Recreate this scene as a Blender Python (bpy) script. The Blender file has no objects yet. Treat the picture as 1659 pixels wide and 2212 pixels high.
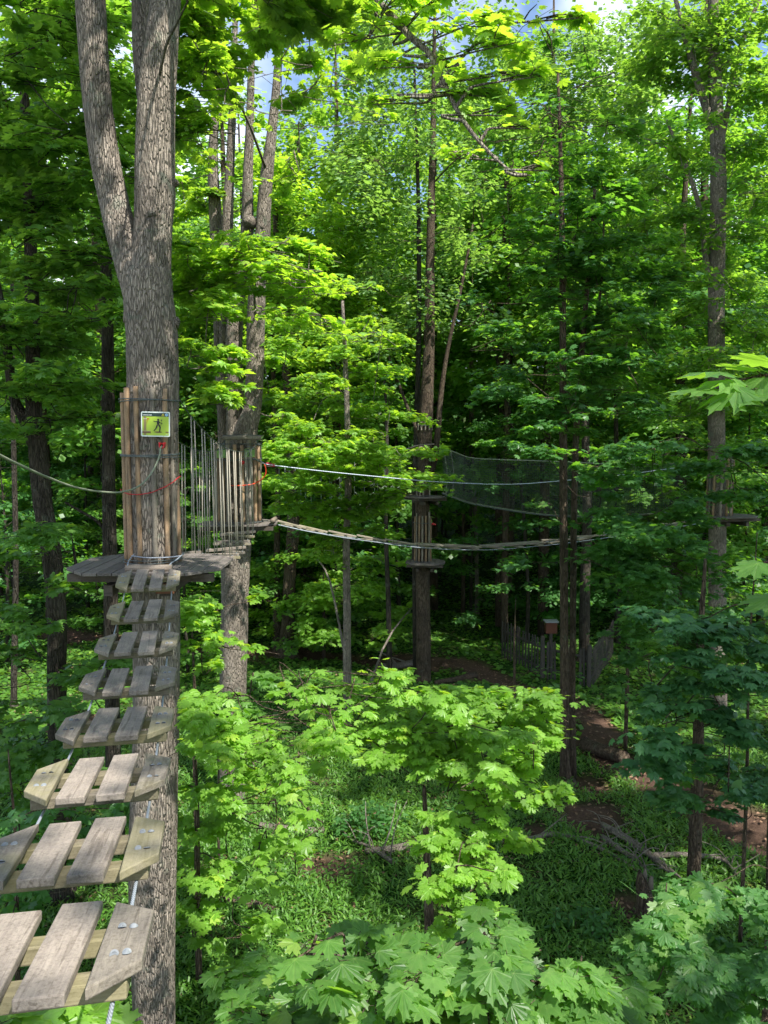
import bpy, math, random
import numpy as np
from mathutils import Vector, Matrix
R_ = math.radians
random.seed(7)
rng = np.random.default_rng(11)
SC = bpy.context.scene
COL = SC.collection

# ------------------------------------------------------------------ camera, world, sun, exposure
CZ = 10.0
PITCH = R_(5.16)
F = 1726.0                                   # focal length in units of a 1659 x 2212 picture
cam_d = bpy.data.cameras.new('camera'); cam = bpy.data.objects.new('camera', cam_d); COL.objects.link(cam)
cam.location = (0, 0, CZ); cam.rotation_euler = (math.pi/2 - PITCH, 0, 0)
cam_d.sensor_fit = 'VERTICAL'; cam_d.sensor_height = 24.0; cam_d.lens = 12.0*F/1106.0
cam_d.clip_start = 0.05; cam_d.clip_end = 900
SC.camera = cam

SUN = Vector((0.47, -0.46, 0.98)).normalized()     # towards the sun
sun_el = math.asin(SUN.z); sun_az = math.atan2(SUN.x, SUN.y)
w = bpy.data.worlds.new('World'); SC.world = w; w.use_nodes = True
nt = w.node_tree; nt.nodes.clear()
wo = nt.nodes.new('ShaderNodeOutputWorld'); bg = nt.nodes.new('ShaderNodeBackground')
sky = nt.nodes.new('ShaderNodeTexSky'); sky.sky_type = 'NISHITA'; sky.sun_disc = False
sky.sun_elevation = sun_el; sky.sun_rotation = sun_az; sky.air_density = 1.0; sky.dust_density = 0.3; sky.ozone_density = 2.0
tc = nt.nodes.new('ShaderNodeTexCoord'); ns = nt.nodes.new('ShaderNodeTexNoise')
ns.inputs['Scale'].default_value = 2.6; ns.inputs['Detail'].default_value = 6
cr = nt.nodes.new('ShaderNodeValToRGB'); cr.color_ramp.elements[0].position = .48; cr.color_ramp.elements[1].position = .64
mx = nt.nodes.new('ShaderNodeMix'); mx.data_type = 'RGBA'
mx.inputs['B'].default_value = (8, 8.3, 8.8, 1)
nt.links.new(tc.outputs['Generated'], ns.inputs['Vector']); nt.links.new(ns.outputs['Fac'], cr.inputs['Fac'])
nt.links.new(cr.outputs['Color'], mx.inputs['Factor']); nt.links.new(sky.outputs['Color'], mx.inputs['A'])
nt.links.new(mx.outputs['Result'], bg.inputs['Color']); bg.inputs['Strength'].default_value = 0.12
nt.links.new(bg.outputs[0], wo.inputs[0])
sd = bpy.data.lights.new('sun', 'SUN'); sd.energy = 5.0; sd.angle = R_(0.53); sd.color = (1, .96, .88)
so = bpy.data.objects.new('sun', sd); COL.objects.link(so); so.rotation_euler = SUN.to_track_quat('Z', 'Y').to_euler()
SC.view_settings.view_transform = 'Standard'; SC.view_settings.look = 'None'
SC.view_settings.exposure = 1.08; SC.view_settings.gamma = 1
SC.render.engine = 'CYCLES'
cy = SC.cycles
cy.max_bounces = 6; cy.diffuse_bounces = 4; cy.glossy_bounces = 2; cy.transmission_bounces = 4; cy.transparent_max_bounces = 4
cy.use_denoising = True; cy.use_adaptive_sampling = True; cy.adaptive_threshold = 0.02
cy.caustics_reflective = False; cy.caustics_refractive = False
cy.sample_clamp_indirect = 6

# ------------------------------------------------------------------ picture <-> place
cp, sp = math.cos(PITCH), math.sin(PITCH)
def W(px, py, Y):
    """world point at distance Y in front of the camera that is seen at px, py"""
    u = (px-829.5)/F; v = -(py-1106)/F
    dx, dy, dz = u, cp+v*sp, -sp+v*cp
    k = Y/dy
    return Vector((dx*k, Y, CZ+dz*k))
def proj(P):
    P = np.asarray(P, float); x = P[:, 0]; y = P[:, 1]; z = P[:, 2]-CZ
    d = y*cp - z*sp; up = y*sp + z*cp
    d = np.where(d < .05, .05, d)
    return 829.5+F*x/d, 1106-F*up/d, d
sN = np.array(SUN); sa = np.cross(sN, [0, 0, 1.]); sa /= np.linalg.norm(sa); sb = np.cross(sN, sa)

# ------------------------------------------------------------------ ground height
_gy = [-20, 5, 11, 19, 30, 45, 60, 80, 120, 170]; _gz = [1.6, 1.9, 2.0, 1.75, .85, .95, 2.2, 5.5, 14, 22]
def G(x, y):
    x = np.asarray(x, float); y = np.asarray(y, float)
    z = np.interp(y, _gy, _gz)
    z = z + .12*np.sin(x*.9+y*.35)+.09*np.sin(x*.37-y*.8+1.)+.05*np.sin(x*2.1+y*1.7)
    z = z + np.clip(np.abs(x)-14, 0, 60)*.09
    return z
def Gf(x, y): return float(G(x, y))
PATH = np.array([(11, 12.5), (8.6, 14.5), (7.0, 17.5), (6.0, 20.5), (6.4, 24), (5.4, 28), (3.6, 31), (1.2, 32.6), (-2, 33.5), (-6, 33.8), (-12, 36), (-20, 38)], float)
PATHW = .72*np.array([1.3, 1.5, 1.6, 1.3, 1.3, 1.4, 1.8, 1.8, 1.5, 1.4, 1.5, 1.6])
SPOTS = [(4.25, 13.2, .5), (-.9, 14.6, .8), (3.1, 15.6, .55), (4.6, 16.6, 1.0), (-9.5, 24, 1.2), (5.0, 18.7, .8)]
def bare(x, y):
    x = np.asarray(x, float); y = np.asarray(y, float)
    m = np.zeros(x.shape)
    for i in range(len(PATH)-1):
        a, b = PATH[i], PATH[i+1]; d = b-a
        t = np.clip(((x-a[0])*d[0]+(y-a[1])*d[1])/(d@d), 0, 1)
        dist = np.hypot(x-a[0]-t*d[0], y-a[1]-t*d[1]); wd = PATHW[i]*(1-t)+PATHW[i+1]*t
        m = np.maximum(m, 1-dist/wd)
    for sx, sy, r in SPOTS: m = np.maximum(m, 1-np.hypot(x-sx, (y-sy)*.8)/r)
    n = .22*np.sin(x*3.1+y*1.3)+.18*np.sin(x*1.2-y*2.9+2)+.12*np.sin(x*6.3+y*5.1)
    return np.clip((m+n*.5)*2.2, 0, 1)

# ------------------------------------------------------------------ materials
def newmat(name):
    m = bpy.data.materials.new(name); m.use_nodes = True; t = m.node_tree; t.nodes.clear()
    o = t.nodes.new('ShaderNodeOutputMaterial'); b = t.nodes.new('ShaderNodeBsdfPrincipled')
    t.links.new(b.outputs[0], o.inputs[0]); return m, t, o, b
def ramp(t, stops, src):
    r = t.nodes.new('ShaderNodeValToRGB'); e = r.color_ramp.elements
    while len(e) < len(stops): e.new(.5)
    for k, (p, c) in enumerate(stops): e[k].position = p; e[k].color = (*c, 1)
    t.links.new(src, r.inputs[0]); return r.outputs[0]
def mapped(t, scale, coord='Object'):
    c = t.nodes.new('ShaderNodeTexCoord'); mp = t.nodes.new('ShaderNodeMapping'); mp.inputs['Scale'].default_value = scale
    t.links.new(c.outputs[coord], mp.inputs[0]); return mp.outputs[0]
def noise(t, vec, scale, detail=4, rough=.55, dist=0):
    n = t.nodes.new('ShaderNodeTexNoise'); n.inputs['Scale'].default_value = scale; n.inputs['Detail'].default_value = detail
    n.inputs['Roughness'].default_value = rough; n.inputs['Distortion'].default_value = dist
    t.links.new(vec, n.inputs['Vector']); return n.outputs['Fac']
def mixc(t, f, a, b, mode='MIX'):
    m = t.nodes.new('ShaderNodeMix'); m.data_type = 'RGBA'; m.blend_type = mode
    for v, k in ((f, 'Factor'), (a, 'A'), (b, 'B')):
        if hasattr(v, 'links'): t.links.new(v, m.inputs[k])
        else: m.inputs[k].default_value = v if k == 'Factor' else (*v, 1)
    return m.outputs['Result']
def math_(t, op, a, b=0):
    m = t.nodes.new('ShaderNodeMath'); m.operation = op
    for i, v in enumerate((a, b)):
        if hasattr(v, 'links'): t.links.new(v, m.inputs[i])
        else: m.inputs[i].default_value = v
    return m.outputs[0]
def bump(t, b, h, strength, dist=.02):
    n = t.nodes.new('ShaderNodeBump'); n.inputs['Strength'].default_value = strength; n.inputs['Distance'].default_value = dist
    t.links.new(h, n.inputs['Height']); t.links.new(n.outputs[0], b.inputs['Normal'])

def leaf_mat(name, dark, mid, light, trans, tw=.5, rough=.42):
    m, t, o, b = newmat(name)
    a = t.nodes.new('ShaderNodeAttribute'); a.attribute_name = 'rnd'
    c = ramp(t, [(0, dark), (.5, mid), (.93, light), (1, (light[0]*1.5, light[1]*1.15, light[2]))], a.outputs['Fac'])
    g = t.nodes.new('ShaderNodeNewGeometry')
    bl = noise(t, mapped(t, (1, 1, 1)), 38, 3, .6)
    c = mixc(t, 1., c, ramp(t, [(.3, (.72, .76, .7)), (.5, (1, 1, 1)), (.75, (1.22, 1.12, 1.1))], bl), 'MULTIPLY')
    under = mixc(t, .35, c, (.16, .24, .12))
    va = t.nodes.new('ShaderNodeAttribute'); va.attribute_name = 'vein'
    vf = ramp(t, [(.90, (0, 0, 0)), (.97, (1, 1, 1))], va.outputs['Fac'])
    c = mixc(t, math_(t, 'MULTIPLY', vf, .45), c, (.30, .42, .12))
    c2 = mixc(t, g.outputs['Backfacing'], c, under)
    t.links.new(c2, b.inputs['Base Color']); b.inputs['Roughness'].default_value = rough
    b.inputs['Specular IOR Level'].default_value = .5
    tr = t.nodes.new('ShaderNodeBsdfTranslucent')
    tcol = ramp(t, [(0, tuple(v*.72 for v in trans)), (1, tuple(min(1, v*1.25) for v in trans))], a.outputs['Fac'])
    t.links.new(tcol, tr.inputs['Color'])
    ms = t.nodes.new('ShaderNodeMixShader'); ms.inputs[0].default_value = tw
    t.links.new(b.outputs[0], ms.inputs[1]); t.links.new(tr.outputs[0], ms.inputs[2]); t.links.new(ms.outputs[0], o.inputs[0])
    return m
LEAF = {
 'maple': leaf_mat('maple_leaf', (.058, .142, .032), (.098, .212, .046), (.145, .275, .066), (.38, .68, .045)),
 'sunlit_leaf': leaf_mat('sunlit_maple_leaf', (.10, .215, .03), (.155, .31, .043), (.215, .38, .062), (.52, .82, .04)),  # lighter, yellower maple green so these leaves read as sunlit
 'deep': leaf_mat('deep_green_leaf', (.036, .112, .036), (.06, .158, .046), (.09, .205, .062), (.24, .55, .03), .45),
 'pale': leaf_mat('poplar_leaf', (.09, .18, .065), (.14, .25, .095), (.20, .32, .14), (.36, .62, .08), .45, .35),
 'teal': leaf_mat('sky_tinted_maple_leaf', (.035, .12, .04), (.055, .16, .052), (.085, .21, .066), (.18, .40, .05), .35),  # leaf green with the blue of reflected sky mixed in
 'herb': leaf_mat('ground_cover_leaf', (.045, .13, .016), (.08, .20, .024), (.13, .27, .034), (.28, .52, .03), .35, .5),
}

def bark_mat(name, dark, light, lichen=.35, sx=15, bs=1.):
    m, t, o, b = newmat(name)
    v = mapped(t, (1, 1, .16)); v2 = mapped(t, (1, 1, 1))
    n1 = noise(t, v, sx*2.2, 6, .62, .6); n2 = noise(t, v2, 1.6, 4); n3 = noise(t, v2, 34, 4, .7)
    vo = t.nodes.new('ShaderNodeTexVoronoi'); vo.feature = 'DISTANCE_TO_EDGE'; vo.inputs['Scale'].default_value = sx*3.2
    v4 = mapped(t, (1, 1, .16)); wob = t.nodes.new('ShaderNodeMix'); wob.data_type = 'RGBA'; wob.inputs['Factor'].default_value = .09
    nn = t.nodes.new('ShaderNodeTexNoise'); nn.inputs['Scale'].default_value = 5
    t.links.new(v4, nn.inputs['Vector']); t.links.new(v4, wob.inputs['A']); t.links.new(nn.outputs['Color'], wob.inputs['B'])
    t.links.new(wob.outputs['Result'], vo.inputs['Vector'])
    crk = ramp(t, [(0, (0, 0, 0)), (.16, (1, 1, 1))], vo.outputs['Distance'])
    base = ramp(t, [(.33, dark), (.62, light)], n1)
    base = mixc(t, .42, base, mixc(t, crk, tuple(x*.45 for x in dark), base), 'MIX')
    big = ramp(t, [(.35, (.62, .6, .58)), (.65, (1.15, 1.12, 1.08))], n2)
    base = mixc(t, .8, base, big, 'MULTIPLY')
    li = ramp(t, [(.58, (0, 0, 0)), (.66, (1, 1, 1))], noise(t, v2, 4.3, 5, .65))
    base = mixc(t, math_(t, 'MULTIPLY', li, lichen), base, (.20, .235, .18))
    t.links.new(base, b.inputs['Base Color']); b.inputs['Roughness'].default_value = .92; b.inputs['Specular IOR Level'].default_value = .15
    h = math_(t, 'ADD', math_(t, 'MULTIPLY', crk, .7), math_(t, 'MULTIPLY', n3, .35)); h = math_(t, 'ADD', h, math_(t, 'MULTIPLY', n1, .8))
    bump(t, b, h, bs, .045)
    return m
BARK = bark_mat('maple_bark', (.20, .172, .142), (.40, .35, .30), .5)
BARKB = bark_mat('brown_bark', (.06, .045, .033), (.17, .13, .095), .2, 11)
BARKD = bark_mat('dark_bark', (.035, .03, .025), (.10, .088, .07), .25, 10)

def wood_mat(name, c1, c2, algae=0., along='y', grain=26, rough=.75, bs=.35, stain=(.10, .09, .085)):
    m, t, o, b = newmat(name)
    s = {'x': (.06, 1, 1), 'y': (1, .06, 1), 'z': (1, 1, .06)}[along]
    oi = t.nodes.new('ShaderNodeObjectInfo')
    def off(scale):
        c = t.nodes.new('ShaderNodeTexCoord'); mp = t.nodes.new('ShaderNodeMapping'); mp.inputs['Scale'].default_value = scale
        cx = t.nodes.new('ShaderNodeCombineXYZ'); r = math_(t, 'MULTIPLY', oi.outputs['Random'], 37.)
        t.links.new(r, cx.inputs[0]); t.links.new(r, cx.inputs[1]); t.links.new(c.outputs['Object'], mp.inputs[0]); t.links.new(cx.outputs[0], mp.inputs['Location']); return mp.outputs[0]
    g = noise(t, off(s), grain*3, 6, .65, .8); g2 = noise(t, off(s), grain, 3, .5, 1.5); bl = noise(t, off((1, 1, 1)), 5, 4, .6)
    col = ramp(t, [(.3, c1), (.7, c2)], g)
    col = mixc(t, math_(t, 'MULTIPLY', ramp(t, [(.42, (0, 0, 0)), (.68, (1, 1, 1))], bl), .6), col, stain)
    spk = noise(t, off((1, 1, 1)), 90, 3, .7); col = mixc(t, .6, col, ramp(t, [(.36, (.55, .53, .5)), (.5, (1, 1, 1)), (.7, (1.12, 1.1, 1.08))], spk), 'MULTIPLY')
    lines = ramp(t, [(.36, (.4, .37, .35)), (.42, (1, 1, 1))], g2)
    col = mixc(t, .5, col, lines, 'MULTIPLY')
    if algae:
        al = noise(t, off((1, 1, 1)), 3.3, 3)
        rr = math_(t, 'ADD', al, math_(t, 'MULTIPLY', oi.outputs['Random'], .35))
        col = mixc(t, math_(t, 'MULTIPLY', ramp(t, [(.62, (0, 0, 0)), (.82, (1, 1, 1))], rr), algae), col, (.20, .18, .085))
    val = math_(t, 'ADD', .82, math_(t, 'MULTIPLY', oi.outputs['Random'], .32))
    cv = t.nodes.new('ShaderNodeCombineColor'); [t.links.new(val, cv.inputs[k]) for k in range(3)]
    col = mixc(t, 1., col, cv.outputs[0], 'MULTIPLY')
    t.links.new(col, b.inputs['Base Color']); b.inputs['Roughness'].default_value = rough; b.inputs['Specular IOR Level'].default_value = .2
    bump(t, b, math_(t, 'ADD', g, g2), bs, .006)
    return m
PLANK = wood_mat('weathered_plank', (.21, .175, .148), (.305, .26, .218), .0)
PLANKY = wood_mat('algae_stained_plank', (.18, .155, .13), (.28, .245, .20), .55)
BEAMW = wood_mat('algae_stained_beam', (.13, .11, .08), (.23, .20, .14), .5, 'x')
DECK = wood_mat('dark_deck_board', (.11, .095, .085), (.20, .175, .16), 0)
DARKW = wood_mat('dark_timber', (.05, .04, .032), (.10, .08, .062), 0, 'x')
POLEW = wood_mat('peeled_pole', (.22, .14, .078), (.40, .275, .165), 0, 'z', 14, .7, .4, (.13, .11, .09))
POLEG = wood_mat('grey_peeled_pole', (.17, .15, .125), (.30, .26, .20), 0, 'z', 14, .7, .4, (.10, .09, .08))
LOGW = wood_mat('weathered_log', (.15, .12, .095), (.27, .22, .17), 0, 'x', 14)
def flat(name, col, rough=.5, metal=0, spec=.4):
    m, t, o, b = newmat(name)
    n = noise(t, mapped(t, (1, 1, 1)), 60, 3)
    c = mixc(t, math_(t, 'MULTIPLY', n, .3), col, tuple(x*.6 for x in col))
    t.links.new(c, b.inputs['Base Color']); b.inputs['Roughness'].default_value = rough; b.inputs['Metallic'].default_value = metal; b.inputs['Specular IOR Level'].default_value = spec
    return m
def rope_mat(name, col, sc=160, rough=.6, metal=0):
    m, t, o, b = newmat(name)
    wv = t.nodes.new('ShaderNodeTexWave'); wv.bands_direction = 'DIAGONAL'; wv.inputs['Scale'].default_value = sc
    t.links.new(mapped(t, (1, 1, 1)), wv.inputs['Vector'])
    c = mixc(t, wv.outputs['Fac'], tuple(x*.6 for x in col), col); t.links.new(c, b.inputs['Base Color'])
    b.inputs['Roughness'].default_value = rough; b.inputs['Metallic'].default_value = metal
    bump(t, b, wv.outputs['Fac'], .6, .003); return m
CABLE = rope_mat('steel_cable', (.36, .40, .46), 60, .45, .2)
CABLED = rope_mat('dark_steel_cable', (.11, .13, .13), 60, .5, .2)
ROPEW = rope_mat('pale_hanging_rope', (.42, .38, .31), 40, .8)
ROPEG = rope_mat('grey_green_rope', (.26, .29, .20), 60, .8)
NETM = rope_mat('netting_cord', (.09, .12, .09), 30, .8)
NETR = rope_mat('climbing_net_rope', (.20, .25, .20), 30, .8)
LIFE = rope_mat('white_blue_lifeline', (.55, .62, .72), 8, .5)
RED = flat('red_plastic', (.50, .012, .02), .35)
REDC = flat('red_cable', (.40, .015, .02), .45)
ORANGE = flat('orange_red_hose', (.55, .05, .015), .4)
BOLT = flat('galvanised_steel', (.19, .205, .22), .55, 0)
WHITE = flat('white_enamel', (.68, .74, .70), .35)
LIME = flat('lime_print', (.36, .50, .04), .35)
INK = flat('dark_green_ink', (.012, .035, .03), .35)
BLACK = flat('black_ink', (.01, .012, .008), .4)
TAN = flat('tan_print', (.24, .19, .07), .4)
YEL = flat('yellow_print', (.65, .55, .04), .4)
BLU = flat('blue_print', (.09, .33, .62), .4)
SGREEN = flat('green_print', (.03, .26, .09), .4)
SRED = flat('red_print', (.42, .03, .03), .4)
LGREEN = flat('pale_green_print', (.16, .30, .07), .4)
PETI = flat('leaf_stalk', (.30, .13, .04), .5)
TWIG = flat('twig_bark', (.10, .075, .05), .85)

def ground_mat():
    m, t, o, b = newmat('forest_floor')
    a = t.nodes.new('ShaderNodeAttribute'); a.attribute_name = 'bare'
    v = mapped(t, (1, 1, 1))
    n1 = noise(t, v, 14, 8, .7); n2 = noise(t, v, 1.3, 4); n3 = noise(t, v, 60, 4, .7)
    green = ramp(t, [(.35, (.012, .035, .006)), (.6, (.03, .085, .012)), (.75, (.055, .13, .02))], n1)
    soil = ramp(t, [(.32, (.04, .026, .02)), (.55, (.11, .07, .052)), (.75, (.21, .14, .105))], math_(t, 'ADD', math_(t, 'MULTIPLY', n1, .6), math_(t, 'MULTIPLY', n3, .4)))
    soil = mixc(t, .5, soil, ramp(t, [(.35, (.6, .55, .5)), (.65, (1.2, 1.1, 1.05))], n2), 'MULTIPLY')
    t.links.new(mixc(t, a.outputs['Fac'], green, soil), b.inputs['Base Color']); b.inputs['Roughness'].default_value = .95
    b.inputs['Specular IOR Level'].default_value = .1
    bump(t, b, math_(t, 'ADD', n1, n3), .7, .05); return m
GROUND = ground_mat()

# ------------------------------------------------------------------ mesh helpers
def tag(o, label=None, cat=None, group=None, kind=None):
    if label: o['label'] = label
    if cat: o['category'] = cat
    if group: o['group'] = group
    if kind: o['kind'] = kind
    return o
def empty(name, loc, label, cat, group=None):
    o = bpy.data.objects.new(name, None); o.empty_display_size = .3; COL.objects.link(o); o.location = loc
    return tag(o, label, cat, group)
def fast_mesh(name, V, Fa, nside, smooth=True, face_rnd=None, bare_attr=None):
    V = np.ascontiguousarray(V, np.float32); Fa = np.ascontiguousarray(Fa, np.int32)
    me = bpy.data.meshes.new(name); n = len(Fa)
    me.vertices.add(len(V)); me.vertices.foreach_set('co', V.ravel())
    me.loops.add(n*nside); me.loops.foreach_set('vertex_index', Fa.ravel())
    me.polygons.add(n); me.polygons.foreach_set('loop_start', np.arange(0, n*nside, nside, dtype=np.int32))
    me.update(calc_edges=True)
    me.polygons.foreach_set('use_smooth', np.full(n, smooth))
    if face_rnd is not None:
        at = me.attributes.new('rnd', 'FLOAT', 'FACE'); at.data.foreach_set('value', np.ascontiguousarray(face_rnd, np.float32))
    if bare_attr is not None:
        at = me.attributes.new('bare', 'FLOAT', 'POINT'); at.data.foreach_set('value', np.ascontiguousarray(bare_attr, np.float32))
    return me
def link(name, me, mat, parent=None, loc=None, rot=None):
    o = bpy.data.objects.new(name, me)
    if mat: me.materials.append(mat)
    COL.objects.link(o)
    if parent is not None: o.parent = parent
    if loc is not None: o.location = loc
    if rot is not None: o.rotation_euler = rot
    return o
class MB:
    """collects quads"""
    def __init__(s): s.v = []; s.f = []; s.n = 0
    def add(s, V, Q):
        s.v.append(np.asarray(V, float)); s.f.append(np.asarray(Q, int)+s.n); s.n += len(V)
    def tube(s, pts, rad, sides=8, rough=0., cap=True):
        P = np.asarray([tuple(p) for p in pts], float); n = len(P)
        r = np.full(n, rad, float) if np.isscalar(rad) else np.asarray(rad, float)
        T = np.gradient(P, axis=0); T /= np.linalg.norm(T, axis=1)[:, None]+1e-9
        ref = np.array([0, 0, 1.]) if abs(T[:, 2]).mean() < .8 else np.array([0, 1., 0])
        A = np.cross(T, ref); A /= np.linalg.norm(A, axis=1)[:, None]+1e-9; B = np.cross(T, A)
        th = np.linspace(0, 2*math.pi, sides, endpoint=False)
        rr = r[:, None]*np.ones((n, sides))
        if rough:
            ph = rng.uniform(0, 6, 4)
            rr = rr*(1+rough*(np.sin(3*th+ph[0]+P[:, 2:3]*.7)+.7*np.sin(5*th+ph[1]-P[:, 2:3]*1.3)+.6*np.sin(2*th+ph[2]+P[:, 2:3]*2.1))+rng.normal(0, rough*.5, (n, sides)))
        V = P[:, None, :]+rr[..., None]*(np.cos(th)[None, :, None]*A[:, None, :]+np.sin(th)[None, :, None]*B[:, None, :])
        i = np.arange(n-1)[:, None]*sides; j = np.arange(sides)[None, :]; k = (j+1) % sides
        Q = np.stack([i+j, i+k, i+k+sides, i+j+sides], -1).reshape(-1, 4)
        V = V.reshape(-1, 3)
        if cap and sides >= 4:
            V = np.vstack([V, P[0], P[-1]]); c0 = n*sides; c1 = c0+1; caps = []
            for a in range(0, sides, 2):
                b_, c = (a+1) % sides, (a+2) % sides
                caps.append((c0, c, b_, a)); o = (n-1)*sides; caps.append((c1, o+a, o+b_, o+c))
            Q = np.vstack([Q, caps])
        s.add(V, Q)
    def box(s, c, half, rot=None):
        """rot: 3x3, columns are the axes"""
        S = np.array([(-1, -1, -1), (1, -1, -1), (1, 1, -1), (-1, 1, -1), (-1, -1, 1), (1, -1, 1), (1, 1, 1), (-1, 1, 1)], float)*np.asarray(half)
        if rot is not None: S = S@np.asarray(rot).T
        s.add(S+np.asarray(tuple(c)), [(0, 3, 2, 1), (4, 5, 6, 7), (0, 1, 5, 4), (1, 2, 6, 5), (2, 3, 7, 6), (3, 0, 4, 7)])
    def build(s, name, mat, parent=None, origin=(0, 0, 0), smooth=True, loc=None, rot=None):
        V = np.vstack(s.v)-np.asarray(tuple(origin)); me = fast_mesh(name, V, np.vstack(s.f), 4, smooth)
        return link(name, me, mat, parent, loc, rot)
def prism(name, outline, z0, z1, mat, parent=None, loc=None, rot=None, bevel=0., axis='z'):
    """outline in xy (axis z) or xz (axis y; faces -y), CCW"""
    n = len(outline)
    if axis == 'z': V = [(x, y, z0) for x, y in outline]+[(x, y, z1) for x, y in outline]
    else: V = [(x, -z0, y) for x, y in outline]+[(x, -z1, y) for x, y in outline]
    Fa = [tuple(range(n))[::-1], tuple(range(n, 2*n))]+[(i, (i+1) % n, n+(i+1) % n, n+i) for i in range(n)]
    me = bpy.data.meshes.new(name); me.from_pydata(V, [], Fa); me.update()
    o = link(name, me, mat, parent, loc, rot)
    if bevel:
        b = o.modifiers.new('bevel', 'BEVEL'); b.width = bevel; b.segments = 2; b.limit_method = 'ANGLE'
    return o
def smooth_path(pts, n=24):
    P = np.asarray([tuple(p) for p in pts], float)
    if len(P) == 2: t = np.linspace(0, 1, n)[:, None]; return P[0]*(1-t)+P[1]*t
    m = len(P); out = []
    Pe = np.vstack([2*P[0]-P[1], P, 2*P[-1]-P[-2]]); seg = max(2, n//(m-1))
    for i in range(m-1):
        p0, p1, p2, p3 = Pe[i:i+4]
        for t in np.linspace(0, 1, seg, endpoint=False):
            out.append(.5*((2*p1)+(-p0+p2)*t+(2*p0-5*p1+4*p2-p3)*t*t+(-p0+3*p1-3*p2+p3)*t**3))
    out.append(P[-1]); return np.array(out)

# ------------------------------------------------------------------ leaves
def mirror(h): return h+[(x, -y) for x, y in h[::-1] if abs(y) > 1e-6]
_hi = [(1.0, 0), (.86, .08), (.82, .21), (.71, .19), (.60, .24), (.68, .38), (.82, .50), (.66, .52), (.60, .64), (.50, .52), (.40, .46), (.38, .60), (.26, .72), (.18, .58), (.05, .60), (.06, .40), (-.09, .27), (-.03, .10)]
_mid = [(1.0, 0), (.66, .20), (.80, .52), (.44, .44), (.22, .68), (-.04, .24)]
LK = {}
def _mk(key, outl, cx, zf):
    V = [(cx, 0, .03)]+[(x, y, zf(x, y)) for x, y in outl]; n = len(outl)
    T = [(0, 1+i, 1+(i+1) % n) for i in range(n)]
    LK[key] = (np.array(V, float), np.array(T, int))
def _z(x, y):
    r = math.hypot(x-.3, y); return -.30*r*r+(.05 if r < .45 else 0)
_mk('hi', mirror(_hi), .06, _z)
VEIN = np.array([1.]+[1. if (x, abs(y)) in ((1.0, 0), (.82, .50), (.26, .72)) else (.8 if (x, abs(y)) == (-.09, .27) else 0.) for x, y in mirror(_hi)]); _mk('mid', mirror(_mid), .30, _z)
_low = np.array([(0, 0, 0), (.5, .42, -.08), (1, 0, -.14), (.5, -.42, -.08)], float); LK['low'] = (_low, np.array([(0, 2, 1), (0, 3, 2)]))
_bl = np.array([(0, -.09, 0), (.5, -.11, .12), (.5, .11, .12), (0, .09, 0), (1, 0, .05)], float); LK['blade'] = (_bl, np.array([(0, 1, 2), (0, 2, 3), (1, 4, 2)]))
_ov = np.array([(0, 0, 0), (.3, .26, .02), (.7, .22, -.02), (1, 0, -.12), (.7, -.22, -.02), (.3, -.26, .02)], float); LK['oval'] = (_ov, np.array([(0, 2, 1), (0, 3, 2), (0, 4, 3), (0, 5, 4)]))

# parts of the picture where nothing nearer than Y may hang (x0,y0,x1,y1,Y,chance)
PROTECT = [
 (225, 120, 395, 2212, 9.3, 1.), (150, -30, 395, 640, 9.3, .93), (130, 1180, 500, 1300, 9.5, 1.), (0, 1260, 395, 2130, 9.0, 1.), (0, 900, 280, 1110, 9.0, .7),
 (392, 900, 560, 1230, 18.6, 1.), (560, 985, 600, 1150, 18.6, 1.), (470, 1230, 545, 1480, 17.6, .8), (455, 330, 600, 500, 17.6, .8), (520, 640, 580, 900, 17.6, .75),
 (590, 1105, 920, 1200, 20.5, .97), (880, 1140, 1250, 1200, 22.5, .97), (1180, 1150, 1290, 1195, 23.5, .7), (600, 1000, 1000, 1060, 21.5, .6), (930, 1010, 1250, 1060, 20.8, .75),
 (870, 1058, 970, 1235, 30.5, 1.), (885, 1230, 945, 1480, 30.5, .97), (890, 930, 950, 1060, 30.5, .45), (950, 985, 1250, 1125, 25.5, .5),
 (730, 1190, 775, 1440, 22.8, .9), (605, 1110, 650, 1400, 32, .8), (560, 1210, 1100, 1430, 30, .70), (1000, 1235, 1340, 1480, 29, .80),
 (1205, 1180, 1250, 1670, 18.8, .93), (1240, 1480, 1400, 1900, 18.8, .82), (1190, 1740, 1420, 2000, 14, .96), (1130, 1900, 1340, 2080, 12, .93),
 (680, 1745, 890, 1960, 14, .93), (1530, 400, 1568, 640, 24, .5), (1520, 1080, 1640, 1130, 24, .55), (1525, 1150, 1570, 1400, 24, .4),
]
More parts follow.
